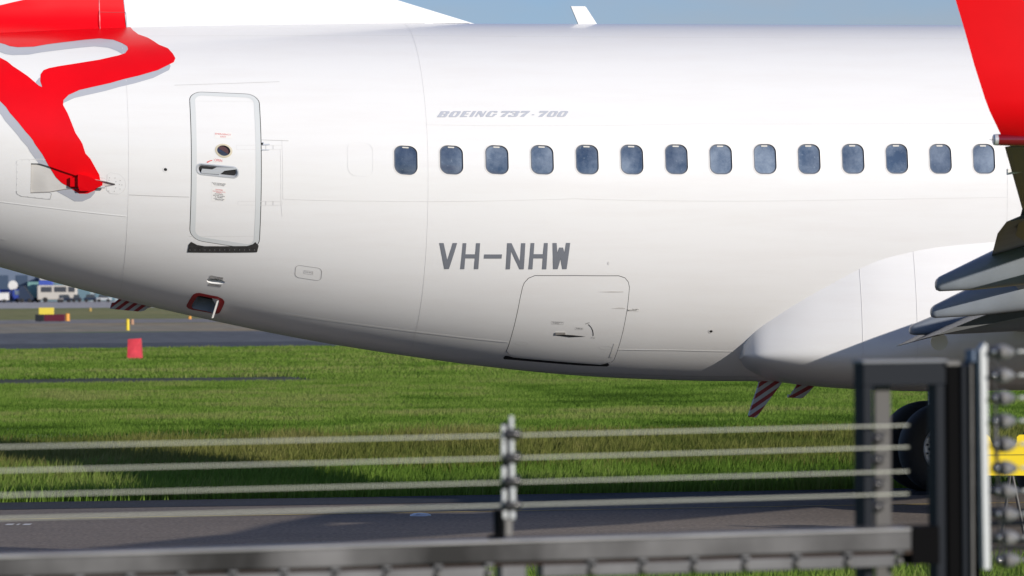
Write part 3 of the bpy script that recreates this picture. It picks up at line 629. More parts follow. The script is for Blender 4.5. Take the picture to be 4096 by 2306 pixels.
p3, n3 = surf(st[:, 0], st[:, 1], -.05); MB().prism(p3, (0, -.11, .01)).build('tailplane_root_stub', RED, plane)
st = pts2s(z2([(697, 352), (772, 350), (772, 447), (697, 445)])); p3, n3 = surf(st[:, 0], st[:, 1], -.05); MB().prism(p3, (0, -.07, 0)).build('tailplane_root_block', RED, plane)
c0 = Vector(surf(*np.array(px2s(*z2([(1010, 436)])[0])))[0]); c1 = Vector(surf(*np.array(px2s(*z2([(1052, 437)])[0])))[0])
MB().tube([c0 + Vector((0, -.05, 0)), c1 + Vector((0, -.05, 0))], .014, 8).build('stub_pin', mat('pin_grey', (.55, .55, .55), rough=.4), plane)
# ---- safety relief valve and red framed opening
band('relief_valve_recess', ccw(SRV), inset(SRV, .012), .001, -.05, WHITE, plane); patch('relief_valve', inset(SRV, .011), mat('valve_dark', (.05, .055, .07), rough=.3), plane, off=-.05)
c = px2s(*zd([(970, 345)])[0]); band('valve_ring', ellip(c[0], c[1], .015, .015, 14), ellip(c[0], c[1], .009, .009, 14), -.03, -.03, STEEL, plane)
patch('relief_placard', pts2s(zd([(720, 170), (1110, 215), (1105, 285), (705, 250)])), mat('placard_grey', (.42, .41, .40), rough=.6), plane, off=.003)
patch('relief_placard', pts2s(zd([(690, 398), (1060, 428), (1040, 500), (675, 448)])), mat('placard_grey', (.42, .41, .40)), plane, off=.003)
lettering('lettering', 'SAFETY RELIEF', *zd([(915, 208)])[0], 6, BLKTXT, plane, rot=-7, wpx=48); lettering('lettering', 'VALVE', *zd([(910, 250)])[0], 6, BLKTXT, plane, rot=-7, wpx=19); lettering('lettering', 'STATIC PORT', *zd([(850, 432)])[0], 6, BLKTXT, plane, rot=-7, wpx=41)
fr = patch('danger_surround', ccw(RAMO), DARKRED, plane, off=.004, holes=[ccw(RAMI)])
band('inlet_wall', ccw(RAMI), inset(RAMI, .02), .003, -.14, mat('inlet_grey', (.28, .31, .35), rough=.5), plane); patch('inlet_floor', inset(RAMI, .018), GAP, plane, off=-.14)
lettering('lettering', 'DANGER', *zd([(690, 745)])[0], 6, DECALW, fr, rot=-10, wpx=40)
fl = pts2s(zd([(945, 850), (1000, 895), (860, 1250), (790, 1380), (720, 1385), (850, 1110)])); p3, n3 = surf(fl[:, 0], fl[:, 1], .002)
hinge = [Vector(p3[i]) for i in range(6)]
fa = Vector(surf(*np.array(px2s(*zd([(985, 880)])[0])))[0]); fb = Vector(surf(*np.array(px2s(*zd([(860, 1215)])[0])))[0])
og = Vector((-.18, -.98, -.25)).normalized()
MB().prism([fa, fb, fb + og * .20 + Vector((0, 0, -.02)), fa + og * .03], (-.022, 0, -.004)).build('inlet_flap', mat('flap_white', (.72, .71, .69), rough=.4), plane)
p3 = [Vector(surf(*np.array(px2s(*zd([q])[0])))[0]) for q in [(785, 825), (945, 852), (880, 1000)]]; MB().prism(p3, (.0, .012, 0)).build('inlet_web', mat('flap_white', (.7, .7, .7)), plane)
# ---- static ports, drains
for a, b, r in ((662, 679, .030), (2844, 1326, .029)):
    c = px2s(a, b); d = patch('drain_port', ellip(c[0], c[1], r, r, 18), WHITE, plane, off=.0015); seam('port_ring', ellip(c[0], c[1], r, r, 18), .004, SEAMF, d, closed=True, off=.0022)
    patch('port_hole', ellip(c[0], c[1], r * .62, r * .62, 14), GAP, d, off=.0028)
# ---- skin seams
def constX(px, py, y0, y1): X = px2s(px, py)[0]; return [(X, px2s(px, y0)[1]), (X, px2s(px, y1)[1])]
Xa = px2s(514, 760)[0]; Xb = px2s(1713, 760)[0]; Xc = px2s(4030, 700)[0]
for X, m_ in ((Xa, SEAMF), (Xb, SEAMF), (Xc, SEAMF), (Xc + 6, SEAMF)): seam('skin_joint', [(X, -1.45 * SS), (X, 1.45 * SS)], .004, m_, fus)
crown_s = px2s(1900, 146)[1]
seam('lap_joint', [(-8, crown_s), (13, crown_s)], .009, LIP, fus, off=.002)
def lap(P, wd, m_): seam('lap_joint', pts2s(P), wd, m_, fus, off=.0024)
lap([(516, 780), (757, 789)], .006, SEAM); lap([(1132, 797), (2300, 795), (4030, 790)], .006, SEAMF); lap([(1704, 500), (2800, 496), (3990, 494)], .005, SEAMF); lap([(698, 342), (1118, 328)], .005, SEAM)
lap([(1132, 797), (1128, 560)], .004, SEAMF)
def lip(P): seam('lap_lip', pts2s(P), .011, LIP, fus, off=.004)
lip([(-200, 790), (0, 808), (200, 832), (508, 866)]); lip([(462, 1122), (600, 1150), (756, 1184)]); lip([(898, 1212), (1200, 1262), (1460, 1300), (1760, 1338), (2036, 1369)]); lip([(2470, 1398), (2700, 1401), (2948, 1406)])
lip([(-20, 950), (26, 958)])
# lower keel line
lap([(1900, 1462), (2500, 1497), (3000, 1508), (3120, 1509)], .012, SEAM)
def outline(name, x0, y0, x1, y1, r, m_, wd=.005):
    a, b = px2s((x0 + x1) / 2, y0), px2s((x0 + x1) / 2, y1); xx0, xx1 = px2s(x0, (y0 + y1) / 2)[0], px2s(x1, (y0 + y1) / 2)[0]
    return seam(name, rrect(xx0, xx1, b[1], a[1], r, 6), wd, m_, plane, closed=True, off=.0024)
outline('access_panel', 1181, 1067, 1287, 1117, .05, SEAM, .006); outline('panel_placard', 1216, 1084, 1252, 1097, .003, SEAM, .003); lettering('lettering', 'GROUND SERVICE', 1234, 1090, 4, BLKTXT, plane, wpx=32)
outline('window_blank', 1391, 572, 1492, 705, .09, mat('seam_trace', (.765, .762, .758)), .004)
c = px2s(2435, 1053); patch('dent_mark', ellip(c[0], c[1], .010, .02, 10), SEAMF, plane, off=.004)
# dirt streaks with a shape of their own
DIRT = mat('grime', (.60, .585, .565), rough=.5)
for P in ([(1260, 432), (1400, 424), (1530, 428), (1530, 436), (1400, 438)], [(1400, 604), (1480, 592), (1545, 596), (1548, 608)]): patch('grime_streak', pts2s([q8(*p) for p in P]), DIRT, cargo, off=.0045)

# ---- fin
def half_t(X, z):
    a = np.clip((-.02 - X) / 4.4, 0, 1); fl = np.clip((5.72 - z) / .27, 0, 1.5)**2
    return (.012 + .26 * a**.8) * np.clip(1 - .05 * (z - 5.5), .3, 1) + .22 * np.clip((-1.2 - X) / 4.0, 0, 1) * fl
FINLE = [(5.3, -.02), (5.6, -.02), (5.615, -.08), (5.90, -1.03), (6.6, -3.0), (7.3, -4.3), (11.6, -7.9)]
def fin_x(z): zs, xs = zip(*FINLE); return float(np.interp(z, zs, xs))
zs = [5.30, 5.36, 5.42, 5.48, 5.54, 5.6, 5.615, 5.65, 5.69, 5.72, 5.8, 5.9, 6.1, 6.6, 7.3, 8.5, 10, 11.6]; V = []; FC = []; nx = 100
for z in zs:
    xl = fin_x(z); xt = -8.6 - .28 * (z - 5.4)
    for sgn in (-1, 1):
        for k in range(nx):
            f = k / (nx - 1); X = xl + (xt - xl) * f; d = min(1.0, ((xl - X) / .5 + .0001)**.5) * half_t(np.array(X - xl + fin_x(5.6)), z) * np.clip((xt - X) / -2.5, 0.02, 1)
            V.append((X, sgn * float(d), z))
for i in range(len(zs) - 1):
    for k in range(nx - 1):
        a = i * 2 * nx + k; b = a + 2 * nx; FC += [(a, b, b + 1, a + 1), (a + nx, a + nx + 1, b + nx + 1, b + nx)]
    for k in (0, nx - 1): a = i * 2 * nx + k; FC.append((a, a + nx, a + 3 * nx, a + 2 * nx))
fin = mkobj('vertical_fin', V, FC, WHITE, plane, smooth=True)
bm = bmesh.new(); bm.from_mesh(fin.data); bmesh.ops.recalc_face_normals(bm, faces=bm.faces[:])
for e in bm.edges:
    if len(e.link_faces) == 2 and e.calc_face_angle(0) > R(35): e.smooth = False
bm.to_mesh(fin.data); bm.free()
def fin_pt(px, py, off=.004):
    l = -.25
    for _ in range(20):
        X, z = onlat(px, py, l); xl = fin_x(z); xt = -8.6 - .28 * (z - 5.4)
        l = -float(min(1.0, (max(0, (xl - X)) / .5 + .0001)**.5) * half_t(np.array(X - xl + fin_x(5.6)), z) * np.clip((xt - X) / -2.5, .02, 1)) - off
    return (X, l, z)
def fin_patch(name, P, m, off):
    P = resample(P, 40); lo, hi = P.min(0), P.max(0); V = [Vector(p) for p in P]; E = [(i, (i + 1) % len(P)) for i in range(len(P))]
    g = [(x, y) for x in np.arange(lo[0] + 20, hi[0], 40) for y in np.arange(lo[1] + 20, hi[1], 40)]; g = np.array(g); g = g[inpoly(g, P)]
    V += [Vector(p) for p in g]; vv, ee, ff, *_ = delaunay_2d_cdt(V, E, [], 0, 1e-6); vv = np.array([tuple(q) for q in vv]); ff = np.array(ff); ff = ff[inpoly(vv[ff].mean(1), P)]
    return mkobj(name, [fin_pt(a, b, off) for a, b in vv], ff, m, fin, smooth=True)
fin_patch('fin_emblem', [(-260, 90), (0, 22), (50, 10), (95, 0), (180, -30), (260, -90), (300, -200), (420, -200), (478, -100), (493, 0), (500, 60), (508, 126), (512, 136), (505, 150), (250, 172), (-260, 200)], RED, .010)
def fin_seam(P, wd, m):
    v = []; f = []
    for i, (a, b) in enumerate(P):
        d = np.array(P[min(i + 1, len(P) - 1)]) - np.array(P[max(i - 1, 0)]); d = d / np.linalg.norm(d); n = np.array([-d[1], d[0]]) * wd / 2 * 353
        v += [fin_pt(a + n[0], b + n[1], .014), fin_pt(a - n[0], b - n[1], .014)]
        if i: f.append((2 * i - 2, 2 * i, 2 * i + 1, 2 * i - 1))
    return mkobj('fin_seam', v, f, m, fin)
fin_seam([(396, -40), (398, 40), (401, 127)], .009, mat('chipped_edge', (.75, .35, .36), rough=.4, dirt=(.45, .02, .03), vscale=9)); fin_seam([(399, 49), (450, 50), (503, 50)], .006, mat('red_seam', (.30, .004, .01)))
fin_seam([(495, -20), (503, 50), (508, 118)], .012, STEEL)
fin_seam([(513, 120.5), (900, 108), (1400, 96), (1880, 93)], .006, SEAM)
# ---- blade antenna on the crown
def q_ant(P, l): return [(onlat(a, b, l)[0], l, onlat(a, b, l)[1]) for a, b in P]
ant = [(2284, 26), (2340, 26), (2345, 30), (2388, 97), (2388, 112), (2314, 112), (2314, 97)]
MB().prism(q_ant(ant, -.02), (0, .04, 0)).build('blade_antenna', WHITE, plane)
# ---- striped drain masts
def mast(P, m, l=-.03, th=.06):
    q = q_ant(P, l); return MB().prism(q, (0, th, 0)).build('drain_mast', m, plane)
zm_ = lambda P: [(2800 + a / 5.152, 1480 + b / 5.152) for a, b in P]
mast(zm_([(1195, 235), (1750, 235), (1700, 250), (1620, 370), (1400, 660), (1180, 965), (1150, 985), (1025, 975), (1010, 940), (1030, 870), (1120, 600), (1210, 330), (1225, 265)]), stripe_mat('mast_stripes', R(33), .085, .55))
mast(zm_([(2040, 262), (2380, 300), (2375, 320), (2250, 460), (2120, 582), (2060, 592), (1820, 572), (1830, 512), (1885, 510), (1960, 400)]), stripe_mat('mast_stripes_dark', R(28), .085, .2), l=.35)
zl = lambda P: [(a / 3.22, 1040 + b / 3.22) for a, b in P]
mast(zl([(1420, 630), (1440, 552), (1480, 550), (1540, 500), (2000, 590), (1900, 625), (1860, 655), (1800, 668), (1500, 640)]), stripe_mat('mast_stripes_aft', R(36), .072, .1), l=.25)
MB().prism(q_ant(zl([(1300, 400), (1335, 405), (1325, 420), (1240, 435), (1245, 420)]), -.1), (0, .05, 0)).build('belly_light', GAP, plane)

# ---- wing to body fairing
def fair(X):
    zt = pchip(np.array([2.98, 3.06, 3.3, 3.8, 4.5, 5.2, 6.5, 11]), np.array([1.92, 2.04, 2.24, 2.56, 2.90, 3.03, 3.10, 3.1]))(X); zb = pchip(np.array([2.98, 3.1, 3.3, 3.6, 3.97, 4.47, 5.5, 11]), np.array([1.72, 1.62, 1.54, 1.47, 1.415, 1.37, 1.33, 1.33]))(X)
    u = np.clip((X - 2.98) / 3.0, 0, 1); q_ = sec(X); yt_ = float(q_[2]) * math.sqrt(max(0, 1 - ((float(q_[3]) - zt) / float(q_[3] - q_[1]))**2)); W = yt_ + .16 * u + .05 * min(1, (X - 2.98) / .12)**.5; return float(zt), float(zb), float(W), 1.80 + .18 * u
FSH = .17
V = []; xs = np.concatenate([2.98 + .9 * np.linspace(0, 1, 22)**1.7, np.linspace(3.95, 7, 26), np.linspace(7.4, 12.5, 10)]); M_ = 36
for X in xs:
    zt, zb, W, zs_ = fair(X); fzt_, fzb_, fwd, fzm = [float(q) for q in sec(X)]
    yt = -fwd * math.sqrt(max(0, 1 - ((zt - fzm) / (fzm - fzb_))**2)) + .012
    row = []
    for k in range(M_ // 2 + 1):                                     # from skin contact down to the widest point
        t = k / (M_ // 2); z = zt + (zs_ - zt) * t; e = math.sin(t * math.pi / 2); e = e * e * (3 - 2 * e) * .45 + e * .55 * t
        yl = -fwd * math.sqrt(max(0, 1 - (min(.999, (fzm - z) / (fzm - fzb_)))**2))
        y = yt + (-W - yt) * (1 - (1 - t)**2.0) if -W < yt else yt; row.append((X - FSH, y, z))
    for k in range(1, M_ // 2 + 1):
        t = k / (M_ // 2) * math.pi / 2; row.append((X - FSH, -W * max(0, math.cos(t))**.85, zs_ - (zs_ - zb) * math.sin(t)**.9))
    V += row
n = M_ + 1; FC = [(i * n + k, i * n + k + 1, (i + 1) * n + k + 1, (i + 1) * n + k) for i in range(len(xs) - 1) for k in range(n - 1)]
k0 = len(V); V += [(x, -y, z) for x, y, z in V]; FC += [tuple(q + k0 for q in f[::-1]) for f in FC]
FC.append(tuple(range(n))); FC.append(tuple(k0 + q for q in range(n - 1, -1, -1)))
wbf = mkobj('wing_body_fairing', V, FC, WHITE, plane, smooth=True)
bm = bmesh.new(); bm.from_mesh(wbf.data); bmesh.ops.recalc_face_normals(bm, faces=bm.faces[:]); bm.to_mesh(wbf.data); bm.free()
def fair_seam(X):
    i = int(np.argmin(abs(xs - FSH - X))); r = V[i * n:(i + 1) * n]; v = []; f = []
    for k, p in enumerate(r): v += [(p[0] - .003, p[1] - .004, p[2]), (p[0] + .003, p[1] - .004, p[2])]; f += [(2 * k - 2, 2 * k - 1, 2 * k + 1, 2 * k)] if k else []
    mkobj('fairing_joint', v, f, SEAMF, wbf)
fair_seam(onlat(3495, 1200, -2.1)[0]); fair_seam(onlat(3678, 1200, -2.15)[0])

# ---- wing
def foil(xl, xt, zte, l, tc=.12, inc=.03, n=16):
    c = xl - xt; up = []; lo = []
    for k in range(n + 1):
        f = (1 - math.cos(math.pi * k / n)) / 2; t = tc * c * (1.4845 * math.sqrt(f) - .63 * f - 1.758 * f * f + 1.4215 * f**3 - .5075 * f**4); cam_ = .02 * c * math.sin(math.pi * f)
        x = xl - c * f; z = zte + inc * c * (1 - f) + cam_; up.append((x, l, z + t)); lo.append((x, l, z - t * .8))
    return up + lo[-2:0:-1]
def loft(name, secs, m, parent, cap=True):
    V = [p for s in secs for p in s]; n = len(secs[0]); FC = [(i * n + k, i * n + (k + 1) % n, (i + 1) * n + (k + 1) % n, (i + 1) * n + k) for i in range(len(secs) - 1) for k in range(n)]
    if cap: FC += [tuple(range(n)), tuple(range((len(secs) - 1) * n, len(secs) * n))[::-1]]
    o = mkobj(name, V, FC, m, parent, smooth=True); bm = bmesh.new(); bm.from_mesh(o.data); bmesh.ops.recalc_face_normals(bm, faces=bm.faces[:])
    for e in bm.edges:
        if len(e.link_faces) == 2 and e.calc_face_angle(0) > R(40): e.smooth = False
    bm.to_mesh(o.data); bm.free(); return o
tpx = onlat(4019, 590, -16.9); fpx = onlat(4080, 838, -12.9)
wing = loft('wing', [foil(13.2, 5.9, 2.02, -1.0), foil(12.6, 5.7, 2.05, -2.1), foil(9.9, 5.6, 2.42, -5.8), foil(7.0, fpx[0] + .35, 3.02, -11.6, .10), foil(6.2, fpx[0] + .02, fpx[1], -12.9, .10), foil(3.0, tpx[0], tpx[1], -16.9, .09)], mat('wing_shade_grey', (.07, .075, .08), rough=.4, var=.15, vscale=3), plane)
w2 = wing.copy(); w2.data = wing.data.copy(); C.objects.link(w2); w2.parent = plane
for q in w2.data.vertices: q.co.y *= -1
w2.data.flip_normals()
fl1 = onlat(4026, 884, -12.7); fl2 = onlat(3990, 936, -11.4); fl3 = onlat(3967, 1003, -8.9)
loft('outboard_flap', [foil(fl1[0] + 1.9, fl1[0], fl1[1] - .01, -12.7, .10, .22), foil(fl2[0] + 2.1, fl2[0], fl2[1], -11.4, .10, .26), foil(fl3[0] + 2.6, fl3[0], fl3[1] - .05, -8.9, .10, .28), foil(7.4, 4.75, 2.45, -5.6, .10, .22)], WINGDARK, plane)
i1 = onlat(3592, 1388, -2.45); i2 = onlat(3676, 1338, -5.0)
loft('inboard_flap', [foil(i1[0] + 3.0, i1[0], i1[1], -2.35, .10, .30), foil(i2[0] + 2.8, i2[0], i2[1], -5.7, .10, .22)], WINGDARK, plane)
# fairings under the flap tracks: tail end, upper and lower edges measured at their span
def canoe(l, tail, up, lo, hw):
    # tail: (px, y top, y bottom); up / lo: later (px, y) of the edges
    xs_ = []; 
    A = onlat(tail[0], tail[1], l); B = onlat(tail[0], tail[2], l); U = [onlat(a, b, l) for a, b in up]; Lo = [onlat(a, b, l) for a, b in lo]
    ux, uz = zip(*([A] + U)); lx, lz = zip(*([B] + Lo)); xe = max(max(ux), max(lx)); secs = []
    for X, sc in [(A[0] - .012, .45), (A[0], .8), (A[0] + .03, 1)] + [(A[0] + .03 + (xe - A[0]) * f, 1) for f in (.15, .3, .5, .75, 1.0)] + [(xe + 1.2, .85), (xe + 2.0, .3)]:
        zt = float(np.interp(X, ux, uz)); zb = float(np.interp(X, lx, lz)); zc = (zt + zb) / 2; h = (zt - zb) / 2 * sc; w_ = hw * np.interp(X, [A[0], A[0] + .9], [.35, 1]) * sc
        secs.append([(X, l + w_ * math.copysign(abs(math.cos(t))**.65, math.cos(t)), zc + h * math.copysign(abs(math.sin(t))**.65, math.sin(t))) for t in np.linspace(0, 2 * math.pi, 24, endpoint=False)])
    return loft('flap_track_fairing', secs, WINGGREY, plane)
canoe(-8.8, (3747, 1113, 1167), [(3967, 1005), (4060, 962), (4200, 905)], [(3900, 1161), (4096, 1141), (4200, 1130)], .2)
canoe(-6.0, (3728, 1226, 1274), [(3848, 1166), (4000, 1095), (4200, 1010)], [(3900, 1265), (4096, 1244), (4200, 1232)], .2)
canoe(-3.6, (3643, 1302, 1342), [(3733, 1264), (3900, 1195), (4200, 1080)], [(3850, 1337), (4096, 1324), (4200, 1318)], .2)
c = Vector((onlat(3754, 1368, -2.3)[0], -2.32, onlat(3754, 1368, -2.3)[1])); MB().lathe([(0, .1), (.012, .1)], c, (0, -1, 0), 24).build('pivot_cover', WHITE, plane)
# aileron tab and flap edge lights
a1 = onlat(4041, 676, -15.4); MB().prism([(a1[0] - .02, -15.4, a1[1]), (a1[0] + .16, -15.4, a1[1] - .02), (a1[0] - .02, -15.4, a1[1] - .05)], (0, .04, 0)).build('aileron_tab', mat('tab_white', (.75, .75, .73)), plane)
# winglet with its tail light
secs = []
for (a, b, l, ch, th) in ((4012, 566, -16.85, 1.75, .13), (4001, 534, -16.98, 1.62, .12), (3959, 447, -17.06, 1.50, .10), (3940, 397, -17.08, 1.42, .10), (3897, 261, -17.10, 1.28, .09), (3859, 124, -17.12, 1.16, .09), (3822, 0, -17.14, 1.05, .09), (3740, -270, -17.2, .8, .09), (3670, -480, -17.26, .6, .09)):
    X, z = onlat(a, b, l); t = []
    for k in range(17):
        f = (1 - math.cos(math.pi * k / 16)) / 2; d = th * ch * (1.4845 * math.sqrt(f) - .63 * f - 1.758 * f * f + 1.4215 * f**3 - .5075 * f**4); t.append((X + ch * (1 - f), d))
    # thickness across the panel: nearly sideways
    tilt = .985 if b < 500 else .6
    secs.append([(x, l - d * tilt, z - d * math.sqrt(1 - tilt**2)) for x, d in t] + [(x, l + d * tilt, z + d * math.sqrt(1 - tilt**2)) for x, d in t[-2:0:-1]])
winglet = loft('winglet', secs, RED, plane)
t0 = Vector((onlat(3972, 560, -16.95)[0], -16.95, onlat(3972, 560, -16.95)[1])); MB().lathe([(0, .03), (.008, .043), (.035, .046), (.036, .044)], t0, (1, 0, 0), 18).build('tail_light', STEEL, plane, auto=30)
MB().lathe([(0, .045), (.3, .050), (.9, .045), (1.6, .02)], t0 + Vector((.036, 0, 0)), (1, 0, -.01), 18).build('light_pod', mat('pod_red', (.16, .004, .010), rough=.15, coat=.6), plane, auto=40)
MB().tube([t0 + Vector((-.03, 0, 0)), t0 + Vector((.01, 0, 0))], .002, 6).build('static_wick', GAP, plane)
# ---- main landing gear
wx_, wz_ = onlat(3777, 1798, 2.43); wz_ = .565
def wheel(parent, l, out):
    n = len(parent.children)
    prof = [(-.13, .27), (-.18, .32), (-.195, .42), (-.17, .51), (-.12, .555), (0, .565), (.12, .555), (.17, .51), (.195, .42), (.18, .32), (.13, .27)]
    ty = MB().lathe(prof, (wx_, l, wz_), (0, 1, 0), 40).build('tyre', TYRE, parent, auto=50)
    rm = MB().lathe([(.0, .315), (.17, .315), (.185, .30), (.165, .285), (.15, .20), (.165, .12), (.19, .09), (.20, .02)], (wx_, l, wz_), (0, out, 0), 36).build('rim', RIM, parent, auto=35)
    return ty, rm
for sgn in (1, -1):
    gear = MB().tube([(wx_, sgn * 2.86, wz_), (wx_ + .02, sgn * 2.84, 1.2), (wx_ + .04, sgn * 2.8, 2.5)], [.09, .10, .13], 16).tube([(wx_, sgn * 2.86 - .5, wz_), (wx_, sgn * 2.86 + .5, wz_)], .05, 10).tube([(wx_ + .1, sgn * 2.7, 1.1), (wx_ + .3, sgn * 1.5, 2.0)], .05, 10).build('main_gear', mat('gear_white', (.6, .6, .6), rough=.4), plane, auto=40)
    for dl in (-.43, .43):
        ty, rm = wheel(gear, sgn * 2.86 + dl, -1)
        if dl < 0:
            for k in range(16):
                t = 2 * math.pi * k / 16; e = Vector((math.cos(t), 0, math.sin(t))); q = Vector((wx_, sgn * 2.86 + dl - .168, wz_)) + e * .20; u = Vector((-math.sin(t), 0, math.cos(t)))
                MB().prism([q - e * .045 - u * .016, q + e * .045 - u * .016, q + e * .05, q + e * .045 + u * .016, q - e * .045 + u * .016], (0, -.012, 0)).build('rim_slot', GAP, gear)
                q = Vector((wx_, sgn * 2.86 + dl - .176, wz_)) + Vector((math.cos(t + .196), 0, math.sin(t + .196))) * .268; MB().lathe([(0, .015), (.014, .013)], q, (0, -1, 0), 8).build('rim_bolt', GAP, gear)

# ================================================================== FENCE IN THE FOREGROUND
FA = R(22); fdir = np.array([math.cos(FA), math.sin(FA)]); fnor = np.array([math.sin(FA), -math.cos(FA)]); F0 = np.array([0.0, 14.0])
def fpt(px, py, out=0.0):
    """point on the fence plane, 'out' metres towards the viewer"""
    r = ray(px, py); k = (F0 + fnor * out) @ fnor / (r[:2] @ fnor); g = k * r; return Vector((g[0], g[1], CAMH + g[2]))
FD = Vector((fdir[0], fdir[1], 0)); FN = Vector((fnor[0], fnor[1], 0)); FM = Matrix((FD, FN, Vector((0, 0, 1)))).transposed()
ALU = mat('aluminium', (.055, .055, .058), rough=.38, metal=.8, var=.8, vscale=2.2, dscale=(1, 1, .6))
ALU2 = mat('aluminium_track', (.085, .086, .092), rough=.4, metal=.8, var=.2, vscale=6)
RUST = mat('rusty_gap', (.055, .035, .028), rough=.9)
FRAME = mat('frame_navy', (.005, .008, .014), rough=.5, spec=.12)
FRAMEB = mat('frame_black', (.002, .002, .0025), rough=.7, spec=.05)
GALV = mat('galvanised', (.115, .112, .11), rough=.5, metal=.2, var=.12, vscale=12)
PALE = mat('pale_strip', (.46, .48, .49), rough=.4)
RUB = mat('insulator_black', (.035, .034, .036), rough=.25)
INS = mat('insulator_grey', (.17, .17, .175), rough=.35, var=.3, vscale=25)
def fbox(mb, p, q, out0, out1):
    """box on the fence between two photo corners, from out0 to out1 towards the viewer"""
    a, b = fpt(*p, out1), fpt(*q, out1); s0 = (a.xy - Vector(F0)).dot(FD.xy); s1 = (b.xy - Vector(F0)).dot(FD.xy); z0, z1 = b.z, a.z
    c = Vector((F0[0], F0[1], 0)) + FD * (s0 + s1) / 2 + FN * (out0 + out1) / 2 + Vector((0, 0, (z0 + z1) / 2)); return mb.box(c, (abs(s1 - s0), abs(out1 - out0), abs(z1 - z0)), FM, bev=.003)
fence = empty('wire_fence', fpt(2040, 2150) * 1 - Vector((0, 0, fpt(2040, 2150).z)), 0, 'long aluminium-railed fence with four pale wires across the foreground', 'fence')
base = fence.location.copy()
def adopt(o, parent, base): o.parent = parent; o.matrix_parent_inverse = Matrix.Translation(-base); return o
# rail: sloping box from far left to the frame
def rail(name, mat_, yl0, yl1, yr0, yr1, o0, o1, x0=-500, x1=3648, z0px=0, z1px=3648):
    # y at px 0 and 3648 for upper / lower edge
    f = lambda x, a, b: a + (b - a) * x / 3648.0
    P = [fpt(x0, f(x0, yl0, yr0), o1), fpt(x1, f(x1, yl0, yr0), o1), fpt(x1, f(x1, yl1, yr1), o1), fpt(x0, f(x0, yl1, yr1), o1)]
    o = MB().prism(P, -FN * (o1 - o0)).build(name, mat_); md = o.modifiers.new('bevel', 'BEVEL'); md.width = .004; md.segments = 2
    return adopt(o, fence, base)
rail('top_rail', ALU, 2236, 2312, 2126, 2204, -.05, .03)
rail('rail_lit_top', mat('rail_lit_top', (.20, .20, .205), rough=.4, metal=.6, var=.2, vscale=4), 2221, 2237, 2112, 2127, -.045, .034)  # paler strip along the rail: its sunlit top face put into the colour
rail('rail_gap', RUST, 2311, 2324, 2203, 2217, -.04, .012)
bx_ = [-300 + 205 * k for k in range(20)]
f_ = lambda x, a, b: a + (b - a) * x / 3648.0
for k in range(19):
    xa, xb = bx_[k] + 8, min(bx_[k + 1] - 8, 3645)
    if xa > 3640: break
    if xa < 2130 and xb > 1985: continue
    P = [fpt(xa, f_(xa, 2325, 2217), .028), fpt(xb, f_(xb, 2325, 2217), .028), fpt(xb, f_(xb, 2378, 2268), .028), fpt(xa, f_(xa, 2378, 2268), .028)]
    o = MB().prism(P, -FN * .05).build('track_plate', ALU2); md = o.modifiers.new('bevel', 'BEVEL'); md.width = .004; md.segments = 2; adopt(o, fence, base)
    xm = bx_[k + 1] - 0; c = fpt(xm, f_(xm, 2352, 2243), .03)
    adopt(MB().lathe([(0, .012), (.008, .012), (.012, .008)], c, FN, 12).lathe([(.008, .006), (.016, .005)], c, FN, 8).build('bolt', GALV), fence, base)
    c = fpt(xm, f_(xm, 2318, 2210), .02); adopt(MB().box(c, (.03, .02, .012), FM, .003).build('clamp', ALU2), fence, base)
mb = MB(); fbox(mb, (2005, 2265), (2108, 2420), -.03, .02); adopt(mb.build('fence_post', ALU2), fence, base)
# wires
WY = [(1789, 1702), (1884, 1789), (1982, 1886), (2075, 1976)]
for a, b in WY:
    pts = [fpt(x, a + (b - a) * x / 3640.0 + 2.5 * math.sin(math.pi * x / 3640.0), .0) for x in np.linspace(-500, 3634, 12)]
    adopt(MB().tube(pts, .0025, 8).build('wire', mat('wire_pale', (.55, .56, .47), rough=.55)), fence, base)
pts = [fpt(x, 2200 - 98 * x / 3640.0) for x in np.linspace(-500, 3634, 6)]; adopt(MB().tube(pts, .0018, 6).build('thin_wire', RUB), fence, base)
# middle post: two pale rods and black insulators on a dark angle
mp_ = empty('insulator_stake', fpt(2040, 2150), 0, 'short stake with two pale strips and black insulators rising from the rail', 'fence stake'); mb0 = mp_.location.copy()
for (xa, xb, ya, yb, o) in ((2007, 2026, 1702, 1770, .012), (2007, 2026, 1772, 1830, .012), (2008, 2027, 1868, 1925, .012), (2010, 2028, 1960, 2018, .012), (2012, 2033, 2045, 2075, .012), (2039, 2056, 1665, 1718, .02), (2040, 2058, 1762, 1815, .02), (2041, 2060, 1856, 1912, .02), (2043, 2063, 1950, 2008, .02), (2042, 2062, 2046, 2078, .02)):
    b = MB(); fbox(b, (xa, ya), (xb, yb), o - .008, o); adopt(b.build('pale_strip', PALE), mp_, mb0)
b = MB(); fbox(b, (2014, 1690), (2052, 2085), -.02, .0); adopt(b.build('stake', FRAME), mp_, mb0)
b = MB(); fbox(b, (2020, 2075), (2052, 2146), -.01, .012); adopt(b.build('stake_foot', GALV), mp_, mb0)
b = MB(); fbox(b, (1996, 2040), (2014, 2150), -.03, .02); fbox(b, (1972, 2142), (2020, 2156), -.03, .02); adopt(b.build('stake_bracket', FRAMEB), mp_, mb0)
for y in (1738, 1832, 1926, 2022):
    c = fpt(2050, y, .01); adopt(MB().lathe([(-.03, .012), (-.022, .017), (.0, .014), (.012, .019), (.024, .013)], c, FD, 14).build('insulator', RUB, smooth=True), mp_, mb0)
